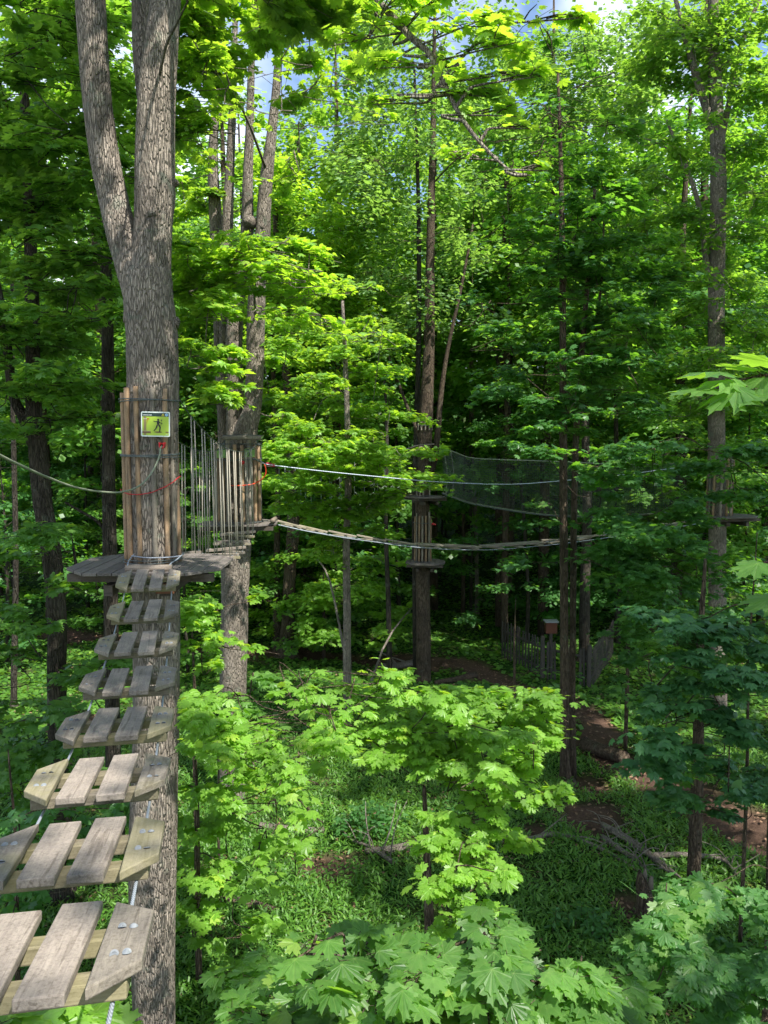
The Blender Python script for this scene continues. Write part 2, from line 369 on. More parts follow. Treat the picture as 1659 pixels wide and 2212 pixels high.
# places that stand in the sun: leaves that hang sunward of them are thinned out (px,py,Y,radius,chance)
LIT = [
 (950, 2080, 2.9, .5, .85), (700, 2120, 3, .45, .85), (1150, 2130, 3, .4, .6), (850, 2040, 2.9, .3, .8), (600, 1900, 12.5, 1.2, .9), (560, 1780, 14, 1.2, .9), (760, 1900, 12, .8, .7),
 (850, 60, 7.1, .8, .9), (1000, 160, 6.7, .8, .9), (700, 60, 8, .9, .8), (1090, 300, 6.4, .4, .9),
 (560, 590, 15.5, 1.7, .93), (680, 620, 15.5, 1.2, .93), (440, 540, 15.5, 1.0, .9), (450, 200, 14.5, 1.4, .93), (540, 330, 14.5, 1.0, .9), (480, 830, 14, 1.1, .93), (650, 660, 16, 1.0, .9),
 (680, 980, 22, 1.8, .95), (820, 990, 22, 1.8, .95), (900, 1000, 22, 1.0, .95), (480, 960, 16, 1.0, .8), (560, 1130, 18, 1.0, .8), (520, 1180, 14, .8, .8),
 (480, 1600, 7.5, 1.1, .96), (620, 1500, 7.5, 1.2, .96), (800, 1520, 7.2, 1.3, .97), (950, 1560, 7.2, 1.3, .97), (1100, 1580, 7.2, 1.1, .96), (1000, 1750, 6.5, 1.2, .97), (1020, 1950, 6, 1.0, .97), (1080, 2080, 5, .8, .95),
 (500, 1340, 14, 1.4, .93), (600, 1300, 15, 1.2, .9), (500, 1650, 10.8, .8, .85), (560, 1800, 10.8, .8, .85), (450, 1800, 10.8, .7, .8), (470, 2040, 10.8, .7, .85), (600, 1650, 10.8, .7, .8), (620, 2080, 12, 1.0, .9), (720, 1750, 13, 1.0, .8),
 (335, 1600, 9.6, .5, .9), (335, 1800, 9.6, .5, .95), (335, 1980, 9.6, .6, .97), (335, 2150, 9.6, .7, .97), (335, 1700, 9.6, .6, .95), (340, 380, 9.6, .8, .93), (345, 200, 9.6, .6, .8), (345, 480, 9.6, .5, .8),
 (240, 1670, 4, .3, .7), (180, 1840, 3.2, .32, .8), (90, 2050, 2.4, .25, .6), (505, 1330, 18, .9, .9), (548, 800, 18, .8, .9), (575, 430, 18, .7, .8),
 (900, 400, 30, 3.5, .95), (850, 250, 30, 3, .9), (1000, 500, 30, 2.5, .9), (640, 400, 24, 2.5, .9), (700, 800, 22, 1.5, .8), (1090, 930, 18, .8, .9), (1200, 790, 18, .9, .9), (1200, 1090, 18, .8, .85), (1270, 990, 18, .8, .85),
 (1450, 200, 16, 1.3, .9), (1500, 600, 24, 1.6, .7), (1600, 640, 22, 1.4, .7), (560, 2180, 3, .7, .8), (1000, 2190, 3, .8, .6), (730, 2010, 2.9, .3, .9), (120, 2190, 3, .5, .9), (1010, 1240, 40, 2, .6), (700, 1500, 15, 1.4, .8), (1060, 1590, 15, .5, .8),
 (1320, 1640, 20.5, .6, .8), (700, 1350, 26, 1, .5),
]
_litP = np.array([tuple(W(a, b, c)) for a, b, c, r, p in LIT]); _litR = np.array([r for *_, r, p in LIT]); _litC = np.array([p for *_, p in LIT])
_lit2 = np.stack([_litP@sa, _litP@sb, _litP@sN], 1)
def keep_mask(P, protect=True, lit=True):
    k = np.ones(len(P), bool)
    if protect:
        px, py, d = proj(P); u = rng.random(len(P)); y = P[:, 1]
        for x0, y0, x1, y1, Y, c in PROTECT:
            k &= ~((px > x0) & (px < x1) & (py > y0) & (py < y1) & (y < Y) & (y > 0) & (u < c))
    if lit:
        a = P@sa; b = P@sb; t = P@sN
        for i in range(len(_lit2)):
            dd = np.hypot(a-_lit2[i, 0], b-_lit2[i, 1])
            k &= ~((dd < _litR[i]) & (t > _lit2[i, 2]+_litR[i]*.9+.35) & (rng.random(len(P)) < _litC[i]*np.clip(1.6*(1-dd/_litR[i])+.35, 0, 1)))
    return k
def leaf_obj(name, P, D, N, S, kind, mat, parent, origin, rnd):
    LV, LT = LK[kind]; n = len(P)
    D = D-N*np.sum(D*N, 1)[:, None]; D /= np.linalg.norm(D, axis=1)[:, None]+1e-9
    B = np.cross(N, D)
    cu = rng.uniform(.0, 1.5, n)[:, None, None] if kind in ('hi', 'mid', 'oval') else 1.
    wd = rng.uniform(.88, 1.15, n)[:, None, None]
    V = (P-np.asarray(tuple(origin)))[:, None, :]+S[:, None, None]*(LV[None, :, 0:1]*D[:, None, :]+wd*LV[None, :, 1:2]*B[:, None, :]+cu*LV[None, :, 2:3]*N[:, None, :])
    T = LT[None]+(np.arange(n)*len(LV))[:, None, None]
    me = fast_mesh(name, V.reshape(-1, 3), T.reshape(-1, 3), 3, False, np.repeat(rnd, len(LT)))
    if kind == 'hi':
        at = me.attributes.new('vein', 'FLOAT', 'POINT'); at.data.foreach_set('value', np.tile(VEIN, n).astype(np.float32))
    return link(name, me, mat, parent)

class Tree:
    def __init__(s, name, label, cat, base, bark=BARK, leaf='maple', kind='mid', size=.13, group=None, chk=True, lr=.05):
        s.lr = lr; s.base = Vector(base); s.root = empty(name, base, label, cat, group)
        s.bark = bark; s.leaf = leaf; s.kind = kind; s.size = size
        s.stem = MB(); s.br = MB(); s.tw = MB(); s.L = []; s.L2 = []; s.stems = []; s.nodes = []; s.chk = chk
    def trunk(s, pts, rad, sides=16, n=26, rough=.03):
        P = smooth_path(pts, n); t = np.linspace(0, 1, len(P)); r = np.interp(t, np.linspace(0, 1, len(rad)), rad)
        s.stem.tube(P, r, sides, rough); s.stems.append((P, r)); return s
    def attach(s, C, drop=.28):
        best = None
        for P, r in s.stems:
            h = math.inf
            d = np.hypot(P[:, 0]-C[0], P[:, 1]-C[1]); tz = C[2]-drop*d
            e = np.abs(P[:, 2]-tz)+.3*d; i = int(np.argmin(e))
            if best is None or e[i] < best[0]: best = (e[i], P[i], r[i])
        return best[1], best[2]
    def tier(s, C, R, dens=150, flat_=.07, frm=None, twigs=True, elong=1.25, tint=0., droop=.16, limb=True, size=None, az=None, force=False, nolit=False):
        C = np.asarray(tuple(C), float); sz = size or s.size
        if s.chk and not force:
            if keep_mask(np.repeat(C[None], 7, 0)+rng.normal(0, R*.35, (7, 3)), True, False).sum() < 5: return
        near = None
        if frm is None and s.stems and len(s.nodes):
            ND = np.array(s.nodes); dd = np.linalg.norm(ND-C, axis=1)+.8*np.maximum(0, ND[:, 2]-C[2]); i = int(np.argmin(dd))
            if dd[i] < 2.2+R: near = ND[i]
        s.nodes.append(C)
        if near is not None: A, ra = near, .022
        elif frm is None and s.stems: A, ra = s.attach(C)
        else: A = np.asarray(tuple(frm if frm is not None else C-np.array([R, 0, .3])), float); ra = .04
        d = C-A; hd = np.array([d[0], d[1], 0.]); L = np.linalg.norm(hd)
        if az is not None: h = np.array([math.cos(az), math.sin(az), 0])
        else: h = hd/L if L > .05 else np.array([1., 0, 0])
        p = np.array([-h[1], h[0], 0])
        Ra, Rb = R*elong, R/elong**.5
        S0 = C-h*Ra*.85
        if limb:
            rl = min(ra*.55, .010+.007*max(L, 1), s.lr); lo = np.array([0, 0, .05*R+.035])
            mid = (A+S0)/2+np.array([0, 0, .10*L])
            s.br.tube(smooth_path([A, mid-lo, S0-lo, C-lo, C-lo+h*Ra*.75-np.array([0, 0, droop*Ra*.5])], 12), np.linspace(rl, min(.004, rl*.5), 13), 5, .04)
        nt_ = max(5, int(3.0+R*5)); n = int(dens*math.pi*Ra*Rb)
        if n < 4: return
        t0 = rng.uniform(0, 1, nt_); side = np.where(np.arange(nt_) % 2 == 0, 1., -1.)
        st = S0[None]+h[None]*(t0[:, None]*Ra*1.6); ang = rng.uniform(.35, 1.15, nt_)*side
        dirs = np.cos(ang)[:, None]*h+np.sin(ang)[:, None]*p
        ln = Rb*rng.uniform(.6, 1.15, nt_)*(1-.45*np.abs(t0-.45))
        ln[:2] = Ra*.8; dirs[0] = h; dirs[1] = h*.98+p*.2; st[0] = C-h*.2*Ra; st[1] = C
        tilt = rng.normal(0, .10, nt_)
        if twigs:
            ke = keep_mask(st+dirs*ln[:, None], True, True) if s.chk and not force else np.ones(nt_, bool)
            tr = np.array([.008, .006, .003])*np.clip(s.lr/.03, .28, 1); sink = np.array([0, 0, .03+.012*R])
            for i in range(nt_):
                if not ke[i]: continue
                q = st[i]+dirs[i]*ln[i]*.5; e = st[i]+dirs[i]*ln[i]; q = q+[0, 0, tilt[i]*ln[i]*.4+.02]; e = e+[0, 0, tilt[i]*ln[i]-droop*ln[i]*.5]
                s.tw.tube([st[i]-sink, q-sink, e-sink*.7], tr, 3, 0, False)
        k = rng.choice(nt_, n, p=ln/ln.sum()); u = rng.random(n)**.8
        off = rng.normal(0, .32, n)*np.clip(R*.33, .10, .5); sdir = np.cross(dirs[k], [0, 0, 1.])
        P = st[k]+dirs[k]*(ln[k]*u)[:, None]+sdir*off[:, None]
        rr = np.hypot((P-C)@h/Ra, (P-C)@p/Rb)
        P[:, 2] += tilt[k]*ln[k]*u-droop*R*rr**2*.6+rng.normal(0, flat_, n)*R-.12*np.abs(off)
        yaw = np.sign(off+1e-6)*-rng.uniform(.2, 1.3, n)
        D = dirs[k]*np.cos(yaw)[:, None]-sdir*np.sin(yaw)[:, None]*1.0+rng.normal(0, .22, (n, 3)); D[:, 2] -= rng.uniform(.05, .5, n)
        D /= np.linalg.norm(D, axis=1)[:, None]
        N = np.array([0, 0, 1.])+rng.normal(0, .26, (n, 3)); N[:, :2] += D[:, :2]*.18
        N = N-D*np.sum(N*D, 1)[:, None]; N /= np.linalg.norm(N, axis=1)[:, None]
        S = sz*(.5+.75*rng.random(n)**.7)
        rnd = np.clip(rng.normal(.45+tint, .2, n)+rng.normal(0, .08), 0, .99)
        (s.L2 if nolit else s.L).append((P, D, N, S, rnd))
    def auto(s, r0=2.2, h0=3., h1=12., step=.7, dens=110, shape=.8, thick=.10, axis=None, per=2, tint=0, twigs=True):
        P, r = s.stems[0] if axis is None else s.stems[axis]
        z0 = P[0, 2]; a0 = rng.uniform(0, 6.3)
        h = h0
        while h < h1:
            i = int(np.argmin(np.abs(P[:, 2]-(z0+h)))); f = (h-h0)/max(.1, h1-h0)
            rad = r0*(1-f**2.2*shape)*(.55+.9*min(1, f*3))*.8
            for _ in range(per):
                a0 += 2.399; L = rad*rng.uniform(.5, 1.05); R = max(.45, rad*rng.uniform(.38, .6))
                C = P[i]+np.array([math.cos(a0)*L, math.sin(a0)*L, .22*L+rng.normal(0, .15)])
                s.tier(C, R, dens, thick, frm=P[i], tint=tint+rng.normal(0, .07), twigs=twigs)
            h += step*rng.uniform(.8, 1.2)
        return s
    def finish(s, protect=True, lit=True, petiole=False):
        if s.stems: s.stem.build('trunk', s.bark, s.root, s.base)
        if s.L:
            P, D, N, S, rnd = [np.concatenate([l[i] for l in s.L]) for i in range(5)]
            k = keep_mask(P, protect, lit); P, D, N, S, rnd = P[k], D[k], N[k], S[k], rnd[k]
            if s.L2: P, D, N, S, rnd = [np.concatenate([q]+[l[i] for l in s.L2]) for i, q in enumerate((P, D, N, S, rnd))]
            cr_ = leaf_obj('crown', P, D, N, S, s.kind, LEAF[s.leaf], s.root, s.base, rnd)
            s.count = len(P)
            if petiole:
                for i in range(len(P)):
                    q = P[i]-D[i]*S[i]*.5-np.array([0, 0, .22*S[i]])
                    s.tw.tube([q, P[i]+D[i]*S[i]*.05-N[i]*.004], .0012+.003*S[i], 3, 0, False)
        if s.tw.n: s.br.add(np.vstack(s.tw.v), np.vstack(s.tw.f))
        if s.br.n: s.br.build('limbs', s.bark, s.root, s.base)
        return s.root
    def patch(s, x0, y0, x1, y1, Y, dY, n, R, dens=150, tint=0., **kw):
        """n leafy sprays spread over the volume seen between these corners"""
        for i in range(n):
            g = i/max(1, n); px = rng.uniform(x0, x1); py = y0+(y1-y0)*((i+rng.random())/n)
            C = W(px, py, Y+rng.uniform(-dY, dY))
            if C.z < Gf(C.x, C.y)+.4: continue
            s.tier(C, R*rng.uniform(.7, 1.25), dens, tint=tint+rng.normal(0, .06), **kw)
        return s

def trunk_px(rows):
    """rows of (px, py, width_px, Y) -> points, radii"""
    P = [W(a, b, Y) for a, b, w_, Y in rows]; r = [w_/2/F*Y for a, b, w_, Y in rows]; return P, r
def tree_px(name, label, cat, rows, **kw):
    P, r = trunk_px(rows); base = P[0].copy(); gz = Gf(base.x, base.y)
    if base.z > gz: P = [Vector((base.x, base.y, gz-.15)), Vector((base.x, base.y, gz+.12))]+P; r = [r[0]*1.9, r[0]*1.35]+r
    base.z = gz
    t = Tree(name, label, cat, base, **kw); t.trunk(P, r, kw.get('sides', 16) if False else 16); return t

# ================================================================== GROUND
def build_ground():
    ys = np.concatenate([np.linspace(-20, 8, 15), np.linspace(8.25, 40, 150), np.linspace(41, 170, 60)])
    xs = np.concatenate([np.linspace(-130, -21, 25), np.linspace(-20, 20, 180), np.linspace(21, 130, 25)])
    X, Y = np.meshgrid(xs, ys); Z = G(X, Y)+rng.normal(0, .012, X.shape); b_ = bare(X, Y); Z -= b_*.07
    n, m = X.shape; i = np.arange(n-1)[:, None]*m; j = np.arange(m-1)[None]
    Q = np.stack([i+j, i+j+1, i+j+1+m, i+j+m], -1).reshape(-1, 4)
    me = fast_mesh('ground', np.stack([X, Y, Z], -1).reshape(-1, 3), Q, 4, True, None, b_.ravel())
    tag(link('ground', me, GROUND), kind='structure')
build_ground()
def scatter(n, y0, y1, name, kind, mat, smin, smax, up=.5, dens_bare=.0, wide=.58, clump=True):
    y = rng.uniform(y0, y1, n); x = rng.uniform(-1, 1, n)*(y*wide+1.5)
    b_ = bare(x, y); k = rng.random(n) > (b_ if dens_bare == 0 else 0)
    if clump:
        c = .5+.5*np.sin(x*1.7+y*.9+np.sin(y*1.3)*2)*np.sin(y*1.1-x*.6); k &= rng.random(n) < .55+.6*c
    x, y = x[k], y[k]; n = len(x)
    h = rng.uniform(.0, .22, n)*(1 if kind == 'blade' else .0)
    P = np.stack([x, y, G(x, y)-.01+h*rng.random(n)], 1); a = rng.uniform(0, 6.283, n)
    D = np.stack([np.cos(a), np.sin(a), rng.uniform(0, 2*up, n)], 1); D /= np.linalg.norm(D, axis=1)[:, None]
    N = np.array([0, 0, 1.])+rng.normal(0, .35, (n, 3)); N = N-D*np.sum(N*D, 1)[:, None]; N /= np.linalg.norm(N, axis=1)[:, None]
    o = leaf_obj(name, P, D, N, rng.uniform(smin, smax, n), kind, mat, None, (0, 0, 0), np.clip(rng.normal(.45, .22, n), 0, .99))
    return tag(o, kind='stuff')
tag(scatter(230000, 8.5, 22, 'grass', 'blade', LEAF['herb'], .05, .17, .45), 'low green grass covering the clearing floor', 'grass')
tag(scatter(130000, 22, 60, 'ground_cover', 'low', LEAF['herb'], .10, .26, .35), 'low leafy ground cover under the far trees', 'ground cover')
tag(scatter(26000, 8.5, 24, 'low_herbs', 'oval', LEAF['maple'], .04, .11, .25), 'small broad-leaved seedlings mixed into the grass', 'seedlings')
LITTER = flat('dry_leaf', (.22, .13, .08), .8)
lt = scatter(16000, 10, 38, 'leaf_litter', 'oval', LITTER, .05, .12, .15, 1, .5, False); tag(lt, 'brown fallen leaves scattered over the bare soil', 'leaf litter')

# ================================================================== MAIN TREE AND ITS PLATFORM
Y1 = 9.6
T1 = W(331, 1215, Y1)                     # trunk axis at deck height
def rows_at(rows, Y): return [(a, b, c, Y) for a, b, c in rows]
bx1, by1 = T1.x, T1.y
main = Tree('forked_maple', 'large forked grey maple trunk carrying the nearest wooden platform', 'tree', (bx1, by1, Gf(bx1, by1)), bark=BARK, leaf='sunlit_leaf', kind='hi', size=.15)
P, r = trunk_px(rows_at([(334, 2900, 100), (333, 2212, 96), (330, 2000, 100), (331, 1800, 106), (338, 1550, 98), (338, 1300, 102), (331, 1200, 104), (329, 1000, 104), (329, 840, 108), (327, 720, 108), (320, 640, 104)], Y1))
P += [W(322, 585, Y1), W(318, 560, Y1)]; r += [.26, .10]
main.trunk(P, r, 40, 60, .018)
P, r = trunk_px([(318, 700, 96, Y1), (320, 610, 92, Y1), (326, 555, 84, Y1), (330, 496, 79, Y1), (334, 420, 84, Y1), (334, 347, 82, Y1), (338, 198, 76, Y1), (352, 60, 64, Y1+.05), (358, 0, 60, Y1+.1), (372, -150, 54, Y1+.2), (390, -420, 44, Y1+.4), (400, -800, 30, Y1+.5)])
main.trunk(P, r, 32, 50, .018)
P, r = trunk_px([(322, 700, 90, Y1), (308, 630, 88, Y1), (283, 560, 74, Y1+.05), (262, 500, 64, Y1+.05), (243, 420, 60, Y1+.1), (228, 347, 60, Y1+.1), (209, 198, 60, Y1+.1), (196, 0, 60, Y1+.1), (186, -160, 54, Y1), (150, -500, 40, Y1-.2), (120, -800, 26, Y1-.4)])
main.trunk(P, r, 28, 50, .02)
P, r = trunk_px([(330, 330, 40, Y1+.3), (318, 230, 38, Y1+.45), (308, 120, 40, Y1+.55), (306, 0, 40, Y1+.65), (300, -200, 34, Y1+.9), (290, -600, 22, Y1+1.2)])
main.trunk(P, r, 20, 30, .02)
# the sawn limb stub and the small knots on the stem
kb = MB()
A = W(330, 462, Y1-.17); kb.tube([A+Vector((0, .12, -.02)), A, A+Vector((.012, -.075, .012))], [.085, .062, .05], 14, .03)
kb.build('branch_stub', BARK, main.root, main.base)
for a, b, rr_ in ((336, 822, .05), (378, 695, .05), (377, 392, .04)):
    kb = MB(); A = W(a, b, Y1-(.27 if a < 350 else .03)); kb.tube([A+Vector((-.02 if a > 350 else 0, .06, 0)), A+Vector((0, .01, 0)), A+Vector((.012 if a > 350 else 0, -.02, 0))], [rr_*1.4, rr_, rr_*.35], 12, .08)
    kb.build('knot', BARK, main.root, main.base)
# crown: sprays that reach into the top of the picture
for (a, b, Y, R, d_) in [(410, -20, 8.2, .55, 150), (480, -60, 8.4, .8, 150), (260, -60, 8.6, .5, 90), (315, 110, 9.1, .16, 60), (300, 200, 9.15, .14, 40), (600, -40, 8.8, .9, 150), (700, -70, 8.4, .8, 140)]:
    main.tier(W(a, b, Y), R, d_, tint=-.02)
# overhanging branch at the top of the picture
ob = smooth_path([W(330, -700, Y1), W(600, -260, 8.2), W(860, 50, 7.2), W(930, 120, 6.9), W(1000, 260, 6.6), W(1090, 360, 6.4), W(1150, 380, 6.3)], 30)
main.br.tube(ob, np.linspace(.045, .004, len(ob)), 7, .04)
for (a, b, Y, R) in [(830, 10, 7.2, .42), (900, 20, 7.0, .45), (960, 60, 6.8, .42), (1010, 100, 6.7, .42), (1060, 150, 6.6, .38), (900, 130, 6.9, .36), (960, 190, 6.7, .36), (1040, 235, 6.6, .3), (1100, 160, 6.5, .26), (1105, 265, 6.5, .16), (1140, 355, 6.3, .17), (1020, 330, 6.5, .2), (1180, 30, 6.6, .3), (860, 210, 6.8, .22), (790, 70, 7.3, .35)]:
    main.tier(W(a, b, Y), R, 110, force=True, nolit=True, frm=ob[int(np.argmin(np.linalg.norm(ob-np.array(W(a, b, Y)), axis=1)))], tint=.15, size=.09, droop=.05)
# high canopy above the frame (gives the dappled shade)
for i in range(26):
    a = rng.uniform(0, 6.28); rr_ = rng.uniform(1.0, 4.6)
    main.tier((bx1+.6+math.cos(a)*rr_, by1+math.sin(a)*rr_, rng.uniform(17.2, 23)), rng.uniform(.8, 1.4), 65, size=.17, twigs=False)
main.finish()

def disc_outline(rx, ry, n, chamf=.0):
    return [(rx*math.cos(a), ry*math.sin(a)) for a in [math.pi/n+2*math.pi*k/n for k in range(n)]]
def platform(name, label, c, half_w, half_d, group, boards=10, yaw=0., thick=.035, deckmat=DECK, cut=.42):
    """octagonal deck of boards that run away from the viewer; c = centre of the upper face"""
    t = empty(name, c, label, 'platform', group); t.rotation_euler.z = yaw
    bw = 2*half_w/boards
    for i in range(boards):
        x0 = -half_w+i*bw+.004; x1 = x0+bw-.008
        def dep(x):
            e = (abs(x)-(half_w*(1-cut)))/(half_w*cut); return half_d*(1-max(0, e)*(.62 if cut > .4 else .5))
        j = [random.uniform(-.008, .008) for _ in range(4)]
        ol = [(x0, -dep(x0)+j[0]), (x1, -dep(x1)+j[1]), (x1, dep(x1)+j[2]), (x0, dep(x0)+j[3])]
        o = prism('deck_board', ol, -thick, 0, deckmat, t, (0, 0, random.uniform(-.003, .003)), bevel=.004)
    for s_ in (-.55, .55):
        m = MB(); m.box((0, 0, 0), (half_w*.93, .045, .045)); m.build('joist', DARKW, t, loc=(0, s_*half_d*1.15, -thick-.0625), smooth=False)
    for s_ in (-.36, .36):
        m = MB(); m.box((0, 0, 0), (.05, half_d*.86, .06)); m.build('bearer', DARKW, t, loc=(s_*half_w*1.0, 0, -thick-.186), smooth=False)
    return t
def pole_ring(label, c, R, z0, z1, angs, pr, group, mats=(POLEW, POLEG), tie=(.93, .62, .02), jit=.05, cutline=.0):
    """peeled poles strapped upright round a trunk; angle 0 = towards the viewer"""
    t = empty('pole_cladding', (c[0], c[1], z0), label, 'pole cladding', group)
    for k, a in enumerate(angs):
        x, y = math.sin(a)*R, -math.cos(a)*R; rr_ = pr*random.uniform(.88, 1.12); h = z1-z0+random.uniform(-jit, jit)
        m = MB(); lean = random.uniform(-.012, .012)
        zz = np.linspace(0, h, 14); m.tube([(x+lean*(z/h), y, z) for z in zz], np.full(14, rr_)*(1+rng.normal(0, .012, 14)), 10, .015)
        m.build('pole', mats[k % len(mats)], t)
    for f in tie:
        z = (z1-z0)*f
        for q in range(3 if .1 < f < .75 else 2):
            m = MB(); ph = random.uniform(0, 6)
            m.tube([((R+pr+.008)*math.sin(b), -(R+pr+.008)*math.cos(b), z+.014*q+.012*math.sin(b+ph)) for b in np.linspace(0, 2*math.pi, 33)], .0065, 6, 0, False)
            m.build('cable_tie', CABLED, t)
    return t
GP = 'wooden platforms built round the trunks'; GC = 'peeled poles strapped round the trunks'
dz1 = T1.z
platform('tree_platform', 'nearest dark board platform round the large forked maple', (bx1, by1, dz1), .90, .78, GP, 11, cut=.34)
m = MB(); m.box((0, 0, 0), (.10, .06, .055)); corb = m.build('support_block', flat('rust_brown_timber', (.16, .065, .035), .8), None, smooth=False)
corb.parent = bpy.data.objects['tree_platform']; corb.location = (.33, -.66, -.10-.09)
angs1 = [math.asin(v) for v in (-.91, -.66, -.22, .36, .76, .93)]+[1.9, 2.5, 3.14, -2.5, -1.95]
pole_ring('peeled poles strapped round the forked maple behind the lime sign', (bx1, by1), .305, dz1, W(331, 838, Y1-.3).z, angs1, .030, GC, (POLEW, POLEW, POLEW, POLEG, POLEW, POLEG))

# --- bar of wood with its sling, where the step bridge starts
st = W(322, 1228, Y1-.64)
sb_ = empty('sling_bar', st, 'round wooden bar slung in cable at the front edge of the nearest platform', 'wooden bar')
m = MB(); m.tube([(-.262, 0, 0), (-.15, 0, .004), (.1, 0, -.002), (.262, 0, .004)], .043, 16, .02); m.build('bar', LOGW, sb_)
for s_ in (-1, 1):
    m = MB(); m.tube(smooth_path([(s_*.235, -.03, -.03), (s_*.24, 0, .048), (s_*.27, .16, .075), (s_*.29, .42, .11)], 16), .0075, 8); m.build('sling_cable', CABLE, sb_)
m = MB(); m.tube(smooth_path([(-.29, .30, .10), (-.1, .255, .085), (.12, .255, .088), (.29, .30, .10)], 16), .0075, 8); m.build('loop_cable', CABLE, sb_)

# --- the stepping bridge
ctr = [(321, 1252, 8.50), (311, 1320, 7.55), (297, 1389, 6.55), (280, 1469, 5.65), (253, 1563, 4.70), (216, 1679, 3.84), (166, 1836, 3.0), (64, 2062, 2.17)]
C3 = [W(*c) for c in ctr]
bridge = empty('step_bridge', C3[-1], 'hanging bridge of eight plank steps on two steel cables', 'rope bridge')
# the line the steps hang on, smoothed
tt = np.arange(8.); pc = np.array([tuple(c) for c in C3]); fit = [np.polyfit(tt, pc[:, k], 3) for k in range(3)]
def bpt(t_): return Vector([np.polyval(fit[k], t_) for k in range(3)])
def uni(x, y, z): return Vector((x, y, z)).normalized()
HWB, HL = .325, .29
yaw_tilts = [(.0, 2), (.01, 0), (.0, 1), (-.01, 0), (.015, -1), (.0, 0), (-.01, 1), (.01, 0)]
for i in range(8):
    c = Vector(C3[i])*.5+bpt(i)*.5
    f = (bpt(i-.4)-bpt(i+.4)).normalized()                # away from the viewer
    f = Vector((f.x*.85, f.y, f.z)).normalized()
    rgt = f.cross(Vector((0, 0, 1))).normalized(); up = rgt.cross(f)
    q = Matrix((rgt, f, up)).transposed()
    if i == 0: q = q@Matrix.Rotation(R_(3.5), 3, 'X')
    e = q.to_euler()
    m = MB()
    for s_ in (-.135, .135): m.box((random.uniform(-.008, .008), s_, -.048), (HWB-.035, .040, .027))
    stp = m.build('step', BEAMW, bridge, smooth=False, loc=c-C3[-1], rot=e)
    bv = stp.modifiers.new('bevel', 'BEVEL'); bv.width = .006; bv.segments = 2
    bw = .128; gap = (2*HWB-4*bw)/3
    for k in range(4):
        xc = -HWB+bw/2+k*(bw+gap); j = lambda s=.005: random.uniform(-s, s)
        l1, l2 = HL+j(.012), HL+j(.012)
        if k == 0: ol = [(-bw/2, -l1*.50), (bw/2, -l1), (bw/2, l2), (-bw/2, l2*.50)]
        elif k == 3: ol = [(-bw/2, -l1), (bw/2, -l1*.52), (bw/2, l2*.66), (-bw/2, l2)]
        else: ol = [(-bw/2, -l1), (bw/2, -l1+j()), (bw/2, l2), (-bw/2, l2+j())]
        mt = PLANKY if k in (0, 3) else PLANK
        prism('board', ol, -.017, .017, mt, stp, (xc, j(), random.uniform(-.002, .002)), (j(.012), j(.012), j(.02)), bevel=.005)
        if k in (0, 3):
            for yy in (-.10, .075):
                for xx in (-.017, .017):
                    m = MB(); zs = [0, .0022, .003]; m.tube([(xx+xc, yy+j(.003), .016+z) for z in zs], [.0135, .0125, .007], 14); m.build('bolt_head', BOLT, stp, smooth=False)
for s_ in (-1, 1):
    pts = []
    for t_ in np.linspace(-.5, 10.6, 60):
        tq = min(t_, 8.0); b_ = bpt(tq); ff = (bpt(tq-.2)-bpt(tq+.2)).normalized()
        if t_ > 8.0: b_ = b_-ff*(t_-8.0)*.85+Vector((0, 0, .05*(t_-8)**2))
        rg = ff.cross(Vector((0, 0, 1))).normalized(); up = rg.cross(ff); pts.append(b_+rg*s_*(HWB-.085)-up*.085)
    pts[0] = st+Vector((s_*.235, -.03, -.04)); pts[1] = pts[0]*.5+pts[2]*.5
    m = MB(); m.tube(pts, .0068, 10); m.build('cable', CABLE, bridge, C3[-1])

# --- red fitting, safety rope and red ring cable
rf = W(350, 963, Y1-.38)
ft = empty('rope_fitting', rf, 'red plastic rope guide under the lime sign on the forked maple', 'fitting')
m = MB(); 
ring = [(.033, .0), (.033, .05), (.020, .05), (.018, .0), (.033, 0)]
V = []; Q = []; th = np.linspace(0, 2*math.pi, 20, endpoint=False)
for rr_, yy in ring: V += [(rr_*math.cos(a), yy-.02, rr_*math.sin(a)) for a in th]
for a in range(4):
    for b in range(20): Q.append((a*20+b, a*20+(b+1) % 20, a*20+20+(b+1) % 20, a*20+20+b))
m.add(V, Q); m.build('guide_body', RED, ft)
for s_ in (-1, 1):
    m = MB(); m.box((s_*.026, .01, .028), (.009, .026, .012)); m.build('flange', RED, ft, smooth=False)
m = MB(); m.tube(smooth_path([rf+Vector((0, .03, .01)), rf+Vector((-.004, -.05, -.03)), W(343, 990, 9.1), W(325, 1025, 8.9), W(300, 1050, 8.5), W(262, 1063, 8.0), (W(215, 1062, 7.3)), W(160, 1052, 6.6), W(100, 1030, 5.8), W(50, 1008, 5.1), W(0, 984, 4.5), W(-150, 905, 3.2), W(-500, 760, 1.8)], 90), .0095, 10)
tag(m.build('safety_rope', ROPEG, None), 'thick grey-green rope drooping in from the left edge to the red guide', 'rope')
m = MB(); m.tube([(bx1+.352*math.sin(a), by1-.352*math.cos(a), W(331, float(np.interp(math.sin(a), [-1, -.5, -.1, .3, .7, .9, 1], [1060, 1068, 1068.5, 1064, 1052, 1042, 1032])), Y1-.35).z) for a in np.linspace(-1.45, 1.62, 30)], .006, 8)
tag(m.build('ring_cable', REDC, None), 'thin red cable slung across the poles of the forked maple', 'cable')

